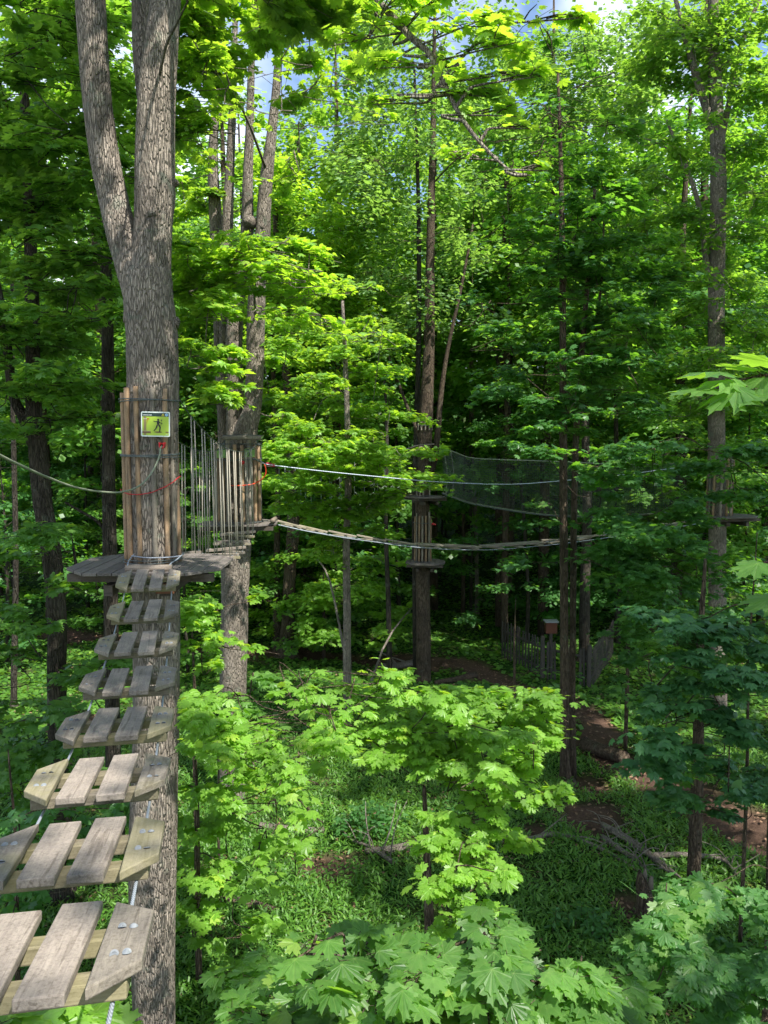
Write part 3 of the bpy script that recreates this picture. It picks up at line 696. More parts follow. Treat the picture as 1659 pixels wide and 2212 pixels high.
# --- sign
def text_mesh(body, size, mat, parent, loc, bold=.0, align='LEFT', sx=1.):
    cu = bpy.data.curves.new('lettering', 'FONT'); cu.body = body; cu.size = size; cu.extrude = .0012; cu.offset = bold; cu.align_x = align
    tmp = bpy.data.objects.new('lettering', cu); COL.objects.link(tmp)
    dg = bpy.context.evaluated_depsgraph_get(); me = bpy.data.meshes.new_from_object(tmp.evaluated_get(dg)); bpy.data.objects.remove(tmp)
    o = link('lettering', me, mat, parent, loc, (math.pi/2, 0, 0)); o.scale.x = sx; return o
def rrect(x0, z0, x1, z1, r, n=5):
    o = []
    for cx, cz, a0 in ((x1-r, z0+r, -90), (x1-r, z1-r, 0), (x0+r, z1-r, 90), (x0+r, z0+r, 180)):
        for k in range(n+1): a = R_(a0+90*k/n); o.append((cx+r*math.cos(a), cz+r*math.sin(a)))
    return o
def stroke(pts, w_):
    P = np.array(pts, float); T = np.gradient(P, axis=0); T /= np.linalg.norm(T, axis=1)[:, None]; Nn = np.stack([-T[:, 1], T[:, 0]], 1)
    w_ = np.broadcast_to(w_, (len(P),))[:, None]/2
    return [tuple(p) for p in P-Nn*w_]+[tuple(p) for p in (P+Nn*w_)[::-1]]
def circ(cx, cz, rx, rz=None, n=18): rz = rz or rx; return [(cx+rx*math.cos(a), cz+rz*math.sin(a)) for a in np.linspace(0, 2*math.pi, n, endpoint=False)]
def yamazoe_sign():
    c = W(336, 916.5, Y1-.375); w2, h2 = 62/2/F*(Y1-.3), 53/2/F*(Y1-.3)
    t = empty('instruction_sign', c, 'lime green pictogram sign headed YAMAZOE STEPS on the forked maple poles', 'sign'); t.rotation_euler = (0, R_(1.2), R_(-1.5))
    K = w2/100.; X = lambda x: (x-100)*K; Z = lambda z: (z-85)*K*1.0
    def pl(name, outl, lay, mat): return prism(name, [(X(a), Z(b)) for a, b in outl], .0016*lay, .0016*(lay+1)-.0002, mat, t, axis='y')
    pl('panel', rrect(0, 0, 200, 171, 10), 0, WHITE)
    pl('picture_field', rrect(8, 8, 192, 138, 6), 1, LIME)
    pl('header_band', rrect(8, 136.5, 192, 163, 3), 1, INK)
    text_mesh('YAMAZOE STEPS', .0165*(w2/.17), WHITE, t, (X(13), -.0042, Z(144)), .0003, 'LEFT', .86)
    pl('warning_triangle', [(142, 141), (163, 141), (152.5, 160)], 2, YEL); pl('warning_mark', [(148, 144), (157, 144), (155, 149), (150, 149)], 3, INK)
    pl('blue_disc', circ(177, 150, 10.5), 2, WHITE); pl('blue_disc', circ(177, 150, 9), 3, BLU); pl('blue_bar', [(171, 148), (183, 148), (183, 151), (171, 151)], 4, WHITE)
    pl('printed_trunk', [(18, 10), (37, 10), (37, 136), (18, 136)], 2, TAN); pl('printed_platform', [(9, 24), (68, 24), (68, 35), (9, 35)], 3, flat('brown_print', (.15, .085, .03), .4))
    pl('printed_platform_top', [(9, 35), (68, 35), (60, 40), (9, 40)], 3, flat('pale_tan_print', (.36, .29, .15), .4))
    pl('printed_strap', [(16, 120), (42, 120), (42, 122), (16, 122)], 3, WHITE)
    pl('printed_clamp', [(43, 119), (56, 119), (56, 125), (43, 125)], 3, ORANGE); pl('printed_hose', stroke([(46, 119), (45, 105), (42, 96), (38, 90)], 1.6), 3, ORANGE)
    pl('printed_step', circ(119, 32, 27, 5), 2, flat('brown_print', (.15, .085, .03), .4)); pl('printed_step', [(168, 32), (172, 35), (192, 36), (192, 27), (172, 28)], 2, flat('brown_print', (.15, .085, .03), .4))
    # figure walking on a step
    pl('figure_head', circ(119, 116, 6.5, 7.5), 3, BLACK)
    pl('figure_torso', [(112, 84), (126, 84), (128, 98), (125, 108), (113, 108), (110, 98)], 3, BLACK)
    pl('figure_arm', stroke([(114, 104), (100, 103), (90, 106), (86, 107)], [6, 5, 4, 3]), 4, BLACK)
    pl('figure_arm', stroke([(124, 104), (132, 96), (142, 91), (150, 88)], [6, 5, 4, 4]), 4, BLACK)
    pl('figure_leg', stroke([(115, 84), (108, 66), (102, 54), (92, 43), (89, 40)], [10, 9, 7, 6, 7]), 4, BLACK)
    pl('figure_leg', stroke([(122, 84), (133, 66), (131, 52), (129, 36), (134, 34)], [10, 9, 7, 6, 5]), 5, BLACK)
    pl('figure_belt', stroke([(111, 82), (119, 80), (127, 82)], 3), 5, TAN)
    pl('figure_lanyard', stroke([(124, 80), (134, 78), (141, 84), (143, 100), (143, 112)], 1.6), 5, BLACK)
    pl('figure_trolley', [(139, 110), (140, 117), (147, 117), (146, 110)], 5, BLACK)
    pl('maker_mark', stroke([(170, 12), (175, 17), (180, 14), (187, 17)], 1.6), 3, WHITE)
    for a in (45, 155):
        for b in (4, 167): pl('screw', circ(a, b, 1.7, n=8), 1, INK)
yamazoe_sign()

# ================================================================== SECOND TREE (several stems)
Y2 = 18.0
P, r = trunk_px([(505, 1900, 64, Y2), (500, 1800, 62, Y2), (503, 1500, 60, Y2), (507, 1300, 58, Y2), (510, 1180, 66, Y2), (514, 1100, 62, Y2), (520, 1000, 64, Y2), (532, 930, 50, Y2), (546, 880, 38, Y2), (551, 800, 38, Y2), (553, 700, 38, Y2), (556, 600, 37, Y2), (566, 520, 33, Y2), (570, 450, 29, Y2), (577, 372, 27, Y2), (588, 278, 20, Y2), (600, 150, 16, Y2), (610, -60, 10, Y2)])
b2 = P[0].copy(); b2.z = Gf(b2.x, b2.y); P = [Vector((b2.x, b2.y, b2.z-.1))]+P; r = [r[0]*1.2]+r
T2 = Tree('multi_stemmed_maple', 'maple with four grey stems rising from one base behind the nearest platform', 'tree', b2, bark=BARK, leaf='sunlit_leaf', kind='mid', size=.135)
T2.trunk(P, r, 24, 80, .02)
for rows in ([(508, 1080, 46, Y2+.2), (510, 980, 44, Y2+.3), (508, 860, 38, Y2+.3), (506, 740, 36, Y2+.3), (512, 640, 32, Y2+.3), (530, 540, 28, Y2+.2), (535, 480, 26, Y2+.2), (535, 397, 22, Y2+.2), (540, 250, 17, Y2+.2), (545, 40, 12, Y2)],
             [(500, 1130, 36, Y2+.4), (486, 980, 28, Y2+.5), (484, 860, 26, Y2+.6), (488, 640, 25, Y2+.6), (492, 470, 24, Y2+.6), (498, 347, 18, Y2+.6), (505, 150, 14, Y2+.6), (510, -40, 9, Y2+.6)],
             [(492, 1100, 24, Y2+.6), (480, 900, 22, Y2+.9), (474, 700, 26, Y2+.9), (466, 470, 27, Y2+.9), (460, 347, 21, Y2+.9), (466, 230, 16, Y2+.9), (474, 124, 13, Y2+.9), (484, -40, 9, Y2+.9)]):
    P, r = trunk_px(rows); T2.trunk(P, r, 14, 40, .025)
for a, b in ((538, 478), (567, 490)):
    kb = MB(); A = W(a, b, Y2-.13); kb.tube([A+Vector((0, .1, 0)), A, A+Vector((0, -.05, -.02))], [.16, .10, .03], 12, .08)
    kb.build('burl', BARK, T2.root, T2.base)
FA = dict(dens=125)
T2.patch(400, 495, 560, 700, 15.0, .9, 15, .75, tint=.22, **FA); T2.patch(500, 515, 700, 620, 15.3, .8, 12, .75, tint=.25, **FA); T2.patch(560, 600, 740, 720, 15.3, .8, 11, .62, tint=.22, **FA)  # light tint puts sunlight into the colour of these sprays
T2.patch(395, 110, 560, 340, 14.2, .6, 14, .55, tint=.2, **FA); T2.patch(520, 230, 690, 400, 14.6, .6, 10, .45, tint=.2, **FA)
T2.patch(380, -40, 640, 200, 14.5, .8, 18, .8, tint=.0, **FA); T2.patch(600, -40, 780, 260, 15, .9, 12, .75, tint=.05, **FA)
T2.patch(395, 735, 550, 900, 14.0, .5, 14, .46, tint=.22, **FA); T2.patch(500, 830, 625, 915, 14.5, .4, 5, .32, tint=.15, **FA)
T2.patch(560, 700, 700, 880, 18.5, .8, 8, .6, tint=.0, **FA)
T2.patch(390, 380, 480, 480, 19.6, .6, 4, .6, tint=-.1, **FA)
T2.finish()
c2 = W(512, 1128, Y2)
pf2 = platform('tree_platform', 'brown board platform round the multi-stemmed maple at the start of the plank bridge', (c2.x+.05, c2.y, c2.z), .86, .70, GP, 9, .06)
pole_ring('peeled poles round the multi-stemmed maple behind the hanging ropes', (c2.x+.04, c2.y), .50, c2.z, W(515, 958, Y2-.5).z, [-1.35, -1.05, -.8, -.5, -.28, .05, .38, .7, 1.0, 1.35, 2, 2.8, -2.5, -1.9], .042, GC, (POLEW, POLEG, POLEW), (.99, .80, .01), .12)
lg = W(522, 946, Y2-.62)
sb2 = empty('sling_bar', lg, 'grey round bar roped high on the multi-stemmed maple above the pale green signs', 'wooden bar')
m = MB(); m.tube([(-.42, 0, 0), (0, 0, .01), (.42, 0, 0)], .05, 12, .02); m.build('bar', POLEG, sb2)
for s_ in (-1, 1):
    m = MB(); m.tube(smooth_path([(s_*.36, -.02, -.04), (s_*.34, -.2, -.16), (s_*.1-.02, -.45, -.42)], 10), .009, 6); m.build('sling_cable', CABLED, sb2)
m = MB(); m.tube([(-.42, .06, .05), (0, .05, .07), (.46, .06, .05)], .008, 6); m.build('loop_cable', CABLED, sb2)
def small_sign(c, w2, h2, label, field, kind):
    t = empty('route_sign', c, label, 'sign')
    prism('panel', rrect(-w2, -h2, w2, h2, .015), 0, .006, WHITE if kind == 'arrow' else LGREEN, t, axis='y')
    if kind == 'arrow':
        k = w2*.86
        prism('red_field', [(-k, .004), (k, .004), (k, h2*.82), (-k, h2*.82)], .0065, .009, SRED, t, axis='y')
        prism('green_field', [(-k, -h2*.9), (k, -h2*.9), (k, -.004), (-k, -.004)], .0065, .009, SGREEN, t, axis='y')
        prism('header_band', [(-k, h2*.84), (k, h2*.84), (k, h2*.95), (-k, h2*.95)], .0065, .009, INK, t, axis='y')
        for s_, zc in ((-1, h2*.42), (1, -h2*.45)):
            a = [(-.55, 0), (0, .42), (0, .17), (.5, .17), (.5, -.17), (0, -.17), (0, -.42)]
            ol = [(x*w2*-s_, z*w2+zc) for x, z in a]
            prism('arrow', ol if s_ < 0 else ol[::-1], .0095, .012, WHITE, t, axis='y')
    else:
        k = w2*.9
        prism('header_band', [(-k, h2*.72), (k, h2*.72), (k, h2*.92), (-k, h2*.92)], .0065, .009, INK, t, axis='y')
        prism('printed_figure', stroke([(-.02, -.07), (.0, 0), (.02, .05)], .02), .0065, .009, BLACK, t, axis='y')
    return t
s_ = W(478, 979, Y2-.72); small_sign(s_, .095, .10, 'small pale green sign behind the left ropes on the multi-stemmed maple', LGREEN, 'pic')
s_ = W(539.5, 978, Y2-.72); small_sign(s_, .11, .088, 'small pale green sign right of its twin on the multi-stemmed maple', LGREEN, 'pic')
# red fittings, hose and lifeline
m = MB(); a_ = W(525, 999, Y2-.6); m.tube([a_, a_+Vector((0, -.03, -.0)), a_+Vector((0, -.1, .0))], [.04, .045, .035], 12)
tag(m.build('rope_fitting', RED, None, a_, loc=a_), 'small red rope guide on the multi-stemmed maple below the signs', 'fitting')
m = MB(); m.tube(smooth_path([W(571, 1003, Y2-.2), W(574, 1012, Y2-.2), W(573, 1026, Y2-.2), W(562, 1038, Y2-.25), W(545, 1046, Y2-.5), W(520, 1049, Y2-.58), W(495, 1049, Y2-.5)], 30), .013, 8)
tag(m.build('hose', ORANGE, None), 'orange-red hose curving from the lifeline to the second tree', 'hose')
life = empty('lifeline', W(556, 993, Y2-.3), 'white and blue safety line running right from the multi-stemmed maple', 'safety line')
lp = [W(548, 991, Y2-.4), W(567, 1000, Y2-.2), W(590, 1005, 18), W(700, 1018, 18.7), W(820, 1030, 19.6), W(950, 1041, 20.8), W(1100, 1046, 22), W(1230, 1037, 23.2), W(1350, 1025, 24.2), W(1535, 1000, 25.2)]
m = MB(); m.tube(smooth_path(lp, 80), .011, 8); m.build('line', LIFE, life, life.location)
m = MB(); m.tube([W(573, 1001, 18), W(578, 1002.5, 18), W(592, 1006, 18.03), W(594, 1006.5, 18.03)], [.02, .04, .036, .015], 12); m.build('sleeve', flat('crimson_sleeve', (.42, .015, .07), .4), life, life.location)
m = MB(); m.tube([W(549, 991, Y2-.4), W(560, 996, Y2-.3), W(572, 1001, Y2-.1)], .018, 8, .15); m.build('shackle', CABLED, life, life.location)

# ================================================================== HANGING ROPE STEP BRIDGE between the first two trees
A0 = W(366, 1200, 10.7); A1 = W(520, 1143, 16.9)
rb = empty('hanging_rope_bridge', A0, 'crossed wooden steps hung on tall pale ropes between the first two trees', 'rope bridge')
NS = 9; hdir = (A1-A0); hdir.z = 0; hl = hdir.length; hdir.normalize(); hr = Vector((hdir.y, -hdir.x, 0))
def low(t_): p = A0.lerp(A1, t_); p.z -= .62*4*t_*(1-t_)*.62; return p
TA, TB = W(380, 893, 10.7), W(522, 966, 16.9)
def high(t_, s_): p = TA.lerp(TB, t_); p.z -= .26*4*t_*(1-t_); q = low(t_)+hr*s_*.30; return Vector((q.x, q.y, p.z))
for i in range(NS):
    t_ = (i+.35)/NS; c = low(t_); ang = (.30 if i % 2 else -.30)
    m = MB(); stp = None
    for k, a in enumerate((ang, -ang)):
        d = Vector((hr.x*math.cos(a)+hdir.x*math.sin(a), hr.y*math.cos(a)+hdir.y*math.sin(a), 0)); tz = (.05 if k else -.04)
        n_ = Vector((-d.y, d.x, 0)); q = np.array([(d.x, n_.x, 0), (d.y, n_.y, 0), (tz, 0, 1)])
        mm = MB(); mm.box((0, 0, 0), (.37, .048, .02), q); o_ = mm.build('board', PLANK if k else PLANKY, stp or rb, smooth=False, loc=((c-A0)+Vector((0, 0, 0))) if not stp else (0, 0, .048))
        if not stp: o_.name = 'step'; stp = o_
        for e_ in (-1, 1):
            foot = c+d*e_*.34+Vector((0, 0, tz*e_*.34+.048*k)); s_ = 1 if d.dot(hr)*e_ > 0 else -1
            tp = high(min(1, max(0, t_+(foot-c).dot(hdir)/hl)), s_)
            sag = (foot+tp)/2+Vector((random.uniform(-.01, .01), 0, 0))
            mm = MB(); mm.tube([tp, sag, foot-Vector((0, 0, .03))], .008, 7); mm.build('hanger_rope', ROPEW, rb, A0)
            mm = MB(); mm.tube([foot-Vector((0, 0, .03)), foot+Vector((0, 0, .04))], .012, 7); mm.build('ferrule', CABLED, rb, A0)
for s_ in (-1, 1):
    mm = MB(); mm.tube([T1+Vector((.3, .1, 1.9+.12*s_))]+[high(t_, s_) for t_ in np.linspace(0, 1, 14)]+[Vector((c2.x+.3*s_, c2.y-.5, TB.z+.02))], .008, 6); mm.build('top_cable', CABLED, rb, A0)

# ================================================================== PLANK BRIDGE to the right
def pk(px, py, Y): return W(px, py, Y)
PB = [(592, 1130, 18.0), (650, 1143, 18.35), (735, 1158, 18.9), (800, 1167, 19.4), (865, 1176, 19.9), (960, 1183, 20.7), (1050, 1184, 21.4), (1120, 1179, 22.0), (1210, 1170, 22.7), (1300, 1158, 23.4), (1400, 1144, 24.2), (1530, 1122, 25.0)]
pbp = smooth_path([W(*p) for p in PB], 121)
def pba(px):
    xx = proj(pbp)[0]; i = int(np.clip(np.searchsorted(xx, px), 1, len(xx)-1)); f = (px-xx[i-1])/(xx[i]-xx[i-1]); return Vector(pbp[i-1]*(1-f)+pbp[i]*f)
pb = empty('plank_bridge', pbp[0], 'long sagging bridge of crossed planks and long boards below the white lifeline', 'rope bridge')
Op = Vector(pbp[0])
mid_ = (Vector(pbp[-1])-Vector(pbp[0])); mid_.z = 0; mid_.normalize(); pn = Vector((-mid_.y, mid_.x, 0))
def plank_between(a, b, wd, th, mat, name, parent, org):
    d = (b-a); L = d.length; d.normalize(); s = d.cross(Vector((0, 0, 1))).normalized(); u = s.cross(d)
    mm = MB(); mm.box((0, 0, 0), (L/2, wd/2, th/2)); o = mm.build(name, mat, parent, smooth=False, loc=(a+b)/2-org, rot=Matrix((d, s, u)).transposed().to_euler()); return o
PX = wood_mat('weathered_bridge_plank', (.24, .205, .165), (.38, .33, .27), .3, 'x')
for x0, x1 in ((605, 655), (652, 701), (716, 763), (778, 826), (839, 890), (1178, 1236), (1239, 1299), (1302, 1362), (1368, 1430), (1436, 1500)):
    a, b = pba(x0), pba(x1)
    plank_between(a+pn*.17+Vector((0, 0, .075)), b-pn*.17+Vector((0, 0, .05)), .11, .03, PX, 'crossed_board', pb, Op)
    plank_between(a-pn*.17+Vector((0, 0, .02)), b+pn*.17+Vector((0, 0, .015)), .11, .03, PX, 'crossed_board', pb, Op)
for x0, x1, n_ in ((906, 1033, 3), (1044, 1172, 3)):
    a, b = pba(x0), pba(x1)
    for s_ in (-.10, .03, .16): plank_between(a+pn*s_+Vector((0, 0, .05)), b+pn*s_+Vector((0, 0, .045)), .115, .035, PX, 'long_board', pb, Op)
    for k in range(n_):
        c = a.lerp(b, (k+.55)/n_); plank_between(c-pn*.3, c+pn*.3, .20, .03, PX, 'cross_bearer', pb, Op)
for s_ in (-.26, .26):
    mm = MB(); mm.tube([Vector(p)+pn*s_+Vector((0, 0, -.015)) for p in pbp], .010, 7); mm.build('cable', CABLE, pb, Op)
mm = MB(); a_ = W(591, 1123, 17.75); mm.tube([a_+Vector((0, -.22, 0)), a_+Vector((0, .3, 0))], .05, 14, .02); tag(mm.build('end_log', LOGW, None, a_, loc=a_), 'short round log on the right edge of the second platform', 'log')

# ================================================================== MIDDLE TREE WITH TWO PLATFORMS
Y3 = 30.0
t3 = tree_px('platform_tree', 'tall brown trunk in the middle distance carrying two platforms', 'tree', rows_at([(913, 1484, 40), (915, 1440, 33), (914, 1300, 31), (913, 1200, 31), (912, 1080, 30), (917, 1000, 29), (920, 900, 30), (925, 800, 26), (928, 700, 22), (930, 500, 17), (935, 300, 12), (938, 100, 8), (940, 0, 5)], Y3), bark=BARKB, leaf='pale', kind='low', size=.19)
P, r = trunk_px([(925, 1030, 16, Y3), (936, 1000, 15, Y3), (944, 950, 14, Y3), (950, 880, 12, Y3), (958, 810, 10, Y3), (972, 730, 8, Y3), (990, 650, 7, Y3), (1010, 550, 6, Y3), (1022, 480, 4, Y3)]); t3.trunk(P, r, 10)
P, r = trunk_px([(912, 965, 9, Y3), (903, 935, 8, Y3), (880, 880, 7, Y3), (862, 830, 6, Y3), (840, 770, 4, Y3)]); t3.trunk(P, r, 8)
t3.patch(740, 40, 1100, 400, Y3, 2.6, 46, 1.1, 40, flat_=.32, droop=.3); t3.patch(790, 380, 1060, 730, Y3, 2.4, 34, .95, 40, flat_=.32, droop=.3)
t3.patch(800, -120, 1080, 70, Y3, 2, 14, 1.3, 45, flat_=.25)
t3.finish()
t3b = tree_px('slim_tree', 'slim dark twin trunk pressed against the left of the two-platform tree', 'tree', rows_at([(900, 1470, 17), (898, 1300, 15), (896, 1100, 13), (902, 850, 12), (905, 620, 10), (903, 400, 8), (895, 150, 5)], Y3+.5), bark=BARKD, leaf='pale', kind='low', size=.19)
t3b.patch(780, 120, 980, 520, Y3+.8, 2, 12, 1.0, 40, flat_=.25, droop=.3); t3b.finish()
c3 = W(919, 1072, Y3); c4 = W(919, 1213, Y3)
platform('tree_platform', 'upper dark platform on the middle tree where the netting starts', c3, .72, .72, GP, 8, .3, .04, DECK)
platform('tree_platform', 'lower octagonal platform on the middle tree below the plank bridge', c4, .74, .78, GP, 8, -.1, .04, DECK)
pole_ring('thin poles round the middle tree above its lower platform', (W(913, 1200, Y3).x, Y3), .31, c4.z, W(913, 1110, Y3).z, [-1.3, -.9, -.5, -.1, .35, .8, 1.2, 2.4, -2.3], .035, GC, (POLEW, POLEG), (.82, .3, .02), .1)
pole_ring('short pole stubs round the middle tree on its upper platform', (W(914, 1060, Y3).x, Y3), .30, c3.z, c3.z+.5, [-.9, -.45, 0, .9, 2.2], .035, GC, (POLEG,), (.05,), .08)
pole_ring('ring of short sticks high on the middle tree above the arrow sign', (W(918, 920, Y3).x, Y3), .30, W(918, 930, Y3).z, W(918, 912, Y3).z, [-1.0, -.5, 0, .5, 1.0], .032, GC, (POLEG,), (.6,), .04)
s_ = W(917, 973.5, Y3-.42); small_sign(s_, .115, .185, 'red and green sign with two white arrows on the middle tree', LGREEN, 'arrow')
s_ = W(932, 992, Y3-.36); small_sign(s_, .085, .075, 'tiny pale sign low beside the red fitting on the middle tree', LGREEN, 'pic')
m = MB(); a_ = W(939, 992, Y3-.3); m.tube([a_+Vector((-.06, 0, 0)), a_, a_+Vector((.1, 0, -.03))], [.03, .05, .025], 10); tag(m.build('rope_fitting', RED, None, a_, loc=a_), 'red rope guide at the right of the arrow sign on the middle tree', 'fitting')
m = MB(); a_ = W(936, 1132, Y3-.2); m.tube([a_+Vector((-.06, 0, 0)), a_, a_+Vector((.1, 0, -.03))], [.03, .05, .025], 10); tag(m.build('rope_fitting', RED, None, a_, loc=a_), 'red rope guide above the lower platform of the middle tree', 'fitting')
m = MB(); m.tube(smooth_path([W(884, 968, Y3-.5), W(905, 962, Y3-.5), W(938, 959.5, Y3-.5)], 8), [.02]*9 if False else .03, 8, .05); tag(m.build('spar', POLEG, None), 'slanting grey pole lashed above the arrow sign on the middle tree', 'pole')
m = MB(); m.tube([W(862, 974, Y3-.6), W(885, 968, Y3-.5), W(910, 961, Y3-.45)], .015, 6); tag(m.build('stay_cable', CABLED, None), 'dark cable running left from the pole above the arrow sign', 'cable')

# ================================================================== NETTING from the middle tree to the right
top = smooth_path([W(948, 962, 29.8), W(985, 978, 29.3), W(1028, 990, 28.8), (W(1153, 995, 27.2)), W(1251, 999, 26.3), W(1360, 1004, 25.6), W(1480, 1000, 25.2)], 110)
bot = smooth_path([W(955, 1066, 29.8), W(985, 1077, 29.3), W(1028, 1090, 28.8), W(1153, 1110, 27.2), W(1251, 1116, 26.3), W(1360, 1114, 25.6), W(1480, 1106, 25.2)], 110)
nn = min(len(top), len(bot)); top, bot = top[:nn], bot[:nn]
net = empty('netting_walkway', top[0], 'tall dark green netting wall hung between the middle tree and the right', 'netting', None); No = Vector(top[0])
for s_, dy in ((0, -.28), (1, .28)):
    mm = MB()
    M = 22
    idx = np.linspace(4, nn-1, 150)
    def npt(u, v_):
        i = int(min(nn-2, u)); f = u-i; a = top[i]*(1-f)+top[i+1]*f; b = bot[i]*(1-f)+bot[i+1]*f
        p = a*(1-v_)+b*v_; p = p+np.array([0, dy*(1-v_*.5)+.10*math.sin(v_*3.1)*(1 if s_ else -1), 0]); return p
    for u in idx: mm.tube([npt(u, v_) for v_ in np.linspace(0, 1, 5)], .0036, 3, 0, False)
    for v_ in np.linspace(0, 1, M): mm.tube([npt(u, v_+.01*math.sin(u*.3)) for u in idx[::2]], .0036, 3, 0, False)
    mm.build('net_panel', NETM, net, No)
    for v_ in (0, 1): mm = MB(); mm.tube([npt(u, v_) for u in np.linspace(0, nn-1, 50)], .013, 6); mm.build('edge_rope', ROPEG if v_ == 0 else CABLED, net, No)
for u in (4, 12):
    mm = MB(); mm.tube([npt(u, v_)+np.array([.10*math.sin(v_*3.1), -.5, 0]) for v_ in np.linspace(0, 1, 8)], .016, 6); mm.build('end_rope', ROPEG, net, No)
mm = MB(); mm.tube([Vector(bot[i])+Vector((0, 0, .03)) for i in range(0, nn, 5)], .016, 6); mm.build('walk_cable', ROPEG, net, No)

# ================================================================== small rope nets hung between the trees
def rope_net(px, py, cols, rows, cell, Y, label, sx=1.):
    o0 = W(px, py, Y); t = empty('rope_net', o0, label, 'rope net', 'small rope nets hung in the trees'); h = cell*rows
    for c in range(cols):
        mm = MB(); mm.tube([(c*cell*sx, 0, .8), (c*cell*sx, 0, 0), (c*cell*sx+random.uniform(-.02, .02), 0, -h-.05)], .013, 5); mm.build('drop_rope', NETR, t)
    for r_ in range(rows):
        mm = MB(); pts = []
        for c in range(cols-1):
            for q in np.linspace(0, 1, 7)[:-1]: pts.append(((c+q)*cell*sx, 0, -(r_+1)*cell-.09*math.sin(q*math.pi)+.02*(r_ % 2)))
        pts.append(((cols-1)*cell*sx, 0, -(r_+1)*cell)); mm.tube(pts, .013, 5); mm.build('cross_rope', NETR, t)
rope_net(603, 1007, 4, 2, .33, 26, 'rope net just right of the orange-red hose')
rope_net(616, 1060, 3, 2, .33, 26, 'rope net in front of the dark leaning trunk')
rope_net(650, 1070, 5, 1, .33, 26, 'low scalloped rope net right of the leaning trunk')
rope_net(712, 1010, 2, 4, .33, 26.5, 'narrow rope net left of the slim sunlit trunk')
rope_net(766, 1022, 3, 3, .33, 27, 'rope net under the lifeline right of the slim sunlit trunk')
rope_net(815, 1018, 4, 3, .26, 27.5, 'rope net hanging nearest the upper middle platform')

# ================================================================== RIGHT TREE WITH PLATFORM
Y5 = 25.0
t5 = tree_px('tall_tree', 'tall straight grey trunk on the right with a half hidden platform', 'tree', rows_at([(1552, 1720, 44), (1550, 1500, 38), (1550, 1300, 37), (1550, 1110, 36), (1547, 900, 35), (1547, 700, 34), (1550, 550, 33), (1552, 400, 32), (1548, 250, 28), (1542, 120, 24), (1540, -20, 20), (1540, -300, 14)], Y5), bark=BARKB if False else BARK, leaf='maple', kind='low', size=.17)
P, r = trunk_px([(1548, 300, 20, Y5), (1525, 230, 17, Y5), (1500, 150, 15, Y5), (1480, 80, 11, Y5), (1450, -40, 8, Y5)]); t5.trunk(P, r, 10)
P, r = trunk_px([(1546, 640, 14, Y5), (1525, 560, 13, Y5), (1515, 470, 11, Y5), (1490, 380, 9, Y5), (1440, 260, 6, Y5)]); t5.trunk(P, r, 10)
P, r = trunk_px([(1552, 330, 14, Y5), (1580, 200, 12, Y5), (1600, 100, 10, Y5), (1640, 0, 7, Y5)]); t5.trunk(P, r, 10)
t5.patch(1380, -40, 1700, 220, Y5, 1.6, 26, 1.1, 62, flat_=.12, tint=-.15); t5.patch(1330, 280, 1690, 560, Y5, 1.8, 28, 1.0, 80, flat_=.1); t5.patch(1420, 240, 1680, 1060, Y5-1.6, .6, 34, .8, 80, flat_=.1); t5.patch(1300, 560, 1690, 900, Y5+1.5, 1.8, 34, 1.05, 90, flat_=.1); t5.finish()
c5 = W(1572, 1113, Y5); platform('tree_platform', 'half hidden platform on the tall right trunk at the end of the plank bridge', c5, .85, .72, GP, 9, .1, .04, DECK)
pole_ring('grey poles round the tall right trunk among dark leaves', (W(1550, 1100, Y5).x+.05, Y5), .36, c5.z, W(1550, 985, Y5).z, [-1.3, -.9, -.3, .25, .7, 1.1, 2.3, -2.2], .042, GC, (POLEG, POLEW), (.8, .3), .2)

# ================================================================== OTHER PLACED TREES
lf = tree_px('crooked_tree', 'dark crooked trunk forking at the left of the nearest platform', 'tree', rows_at([(128, 1700, 44), (122, 1450, 40), (124, 1350, 40), (112, 1200, 42), (92, 1090, 40), (80, 960, 38), (72, 880, 33), (70, 650, 28), (62, 400, 22), (50, 150, 17), (40, -100, 12)], 13.5), bark=BARKD, leaf='maple', kind='mid', size=.13)
P, r = trunk_px(rows_at([(72, 960, 26), (52, 905, 24), (28, 850, 20), (10, 700, 18), (-15, 560, 15), (-40, 300, 10)], 13.5)); lf.trunk(P, r, 12)
P, r = trunk_px(rows_at([(128, 1290, 13), (150, 1270, 12), (165, 1240, 9), (158, 1180, 5)], 13.5)); lf.trunk(P, r, 8)
lf.patch(-120, -60, 200, 330, 13, 1.2, 20, .9, 80, tint=-.05); lf.patch(-120, 300, 230, 720, 13.2, 1.2, 24, .85, 95, tint=-.05); lf.patch(-100, 700, 240, 960, 12.8, 1.1, 16, .75, 95, tint=-.1)
lf.patch(-80, 1130, 240, 1500, 12.2, .8, 13, .7, 90, tint=-.1); lf.patch(-80, 1500, 210, 1900, 11.8, .8, 12, .75, 90, tint=-.15); lf.finish()
lb = tree_px('straight_tree', 'straight dark trunk just left of the forked maple', 'tree', rows_at([(243, 1600, 32), (240, 1300, 30), (237, 1150, 29), (234, 900, 27), (232, 700, 25), (226, 500, 22), (215, 250, 16), (200, -80, 12)], 15.5), bark=BARKD, leaf='maple', kind='mid', size=.13)
P, r = trunk_px(rows_at([(236, 1165, 10), (215, 1130, 8), (175, 1105, 6), (140, 1085, 4)], 15.5)); lb.trunk(P, r, 8)
lb.patch(60, -60, 330, 300, 15.6, 1., 16, .85, 85, tint=-.02); lb.patch(90, 300, 330, 900, 16.5, 1., 22, .8, 80, tint=0); lb.finish()
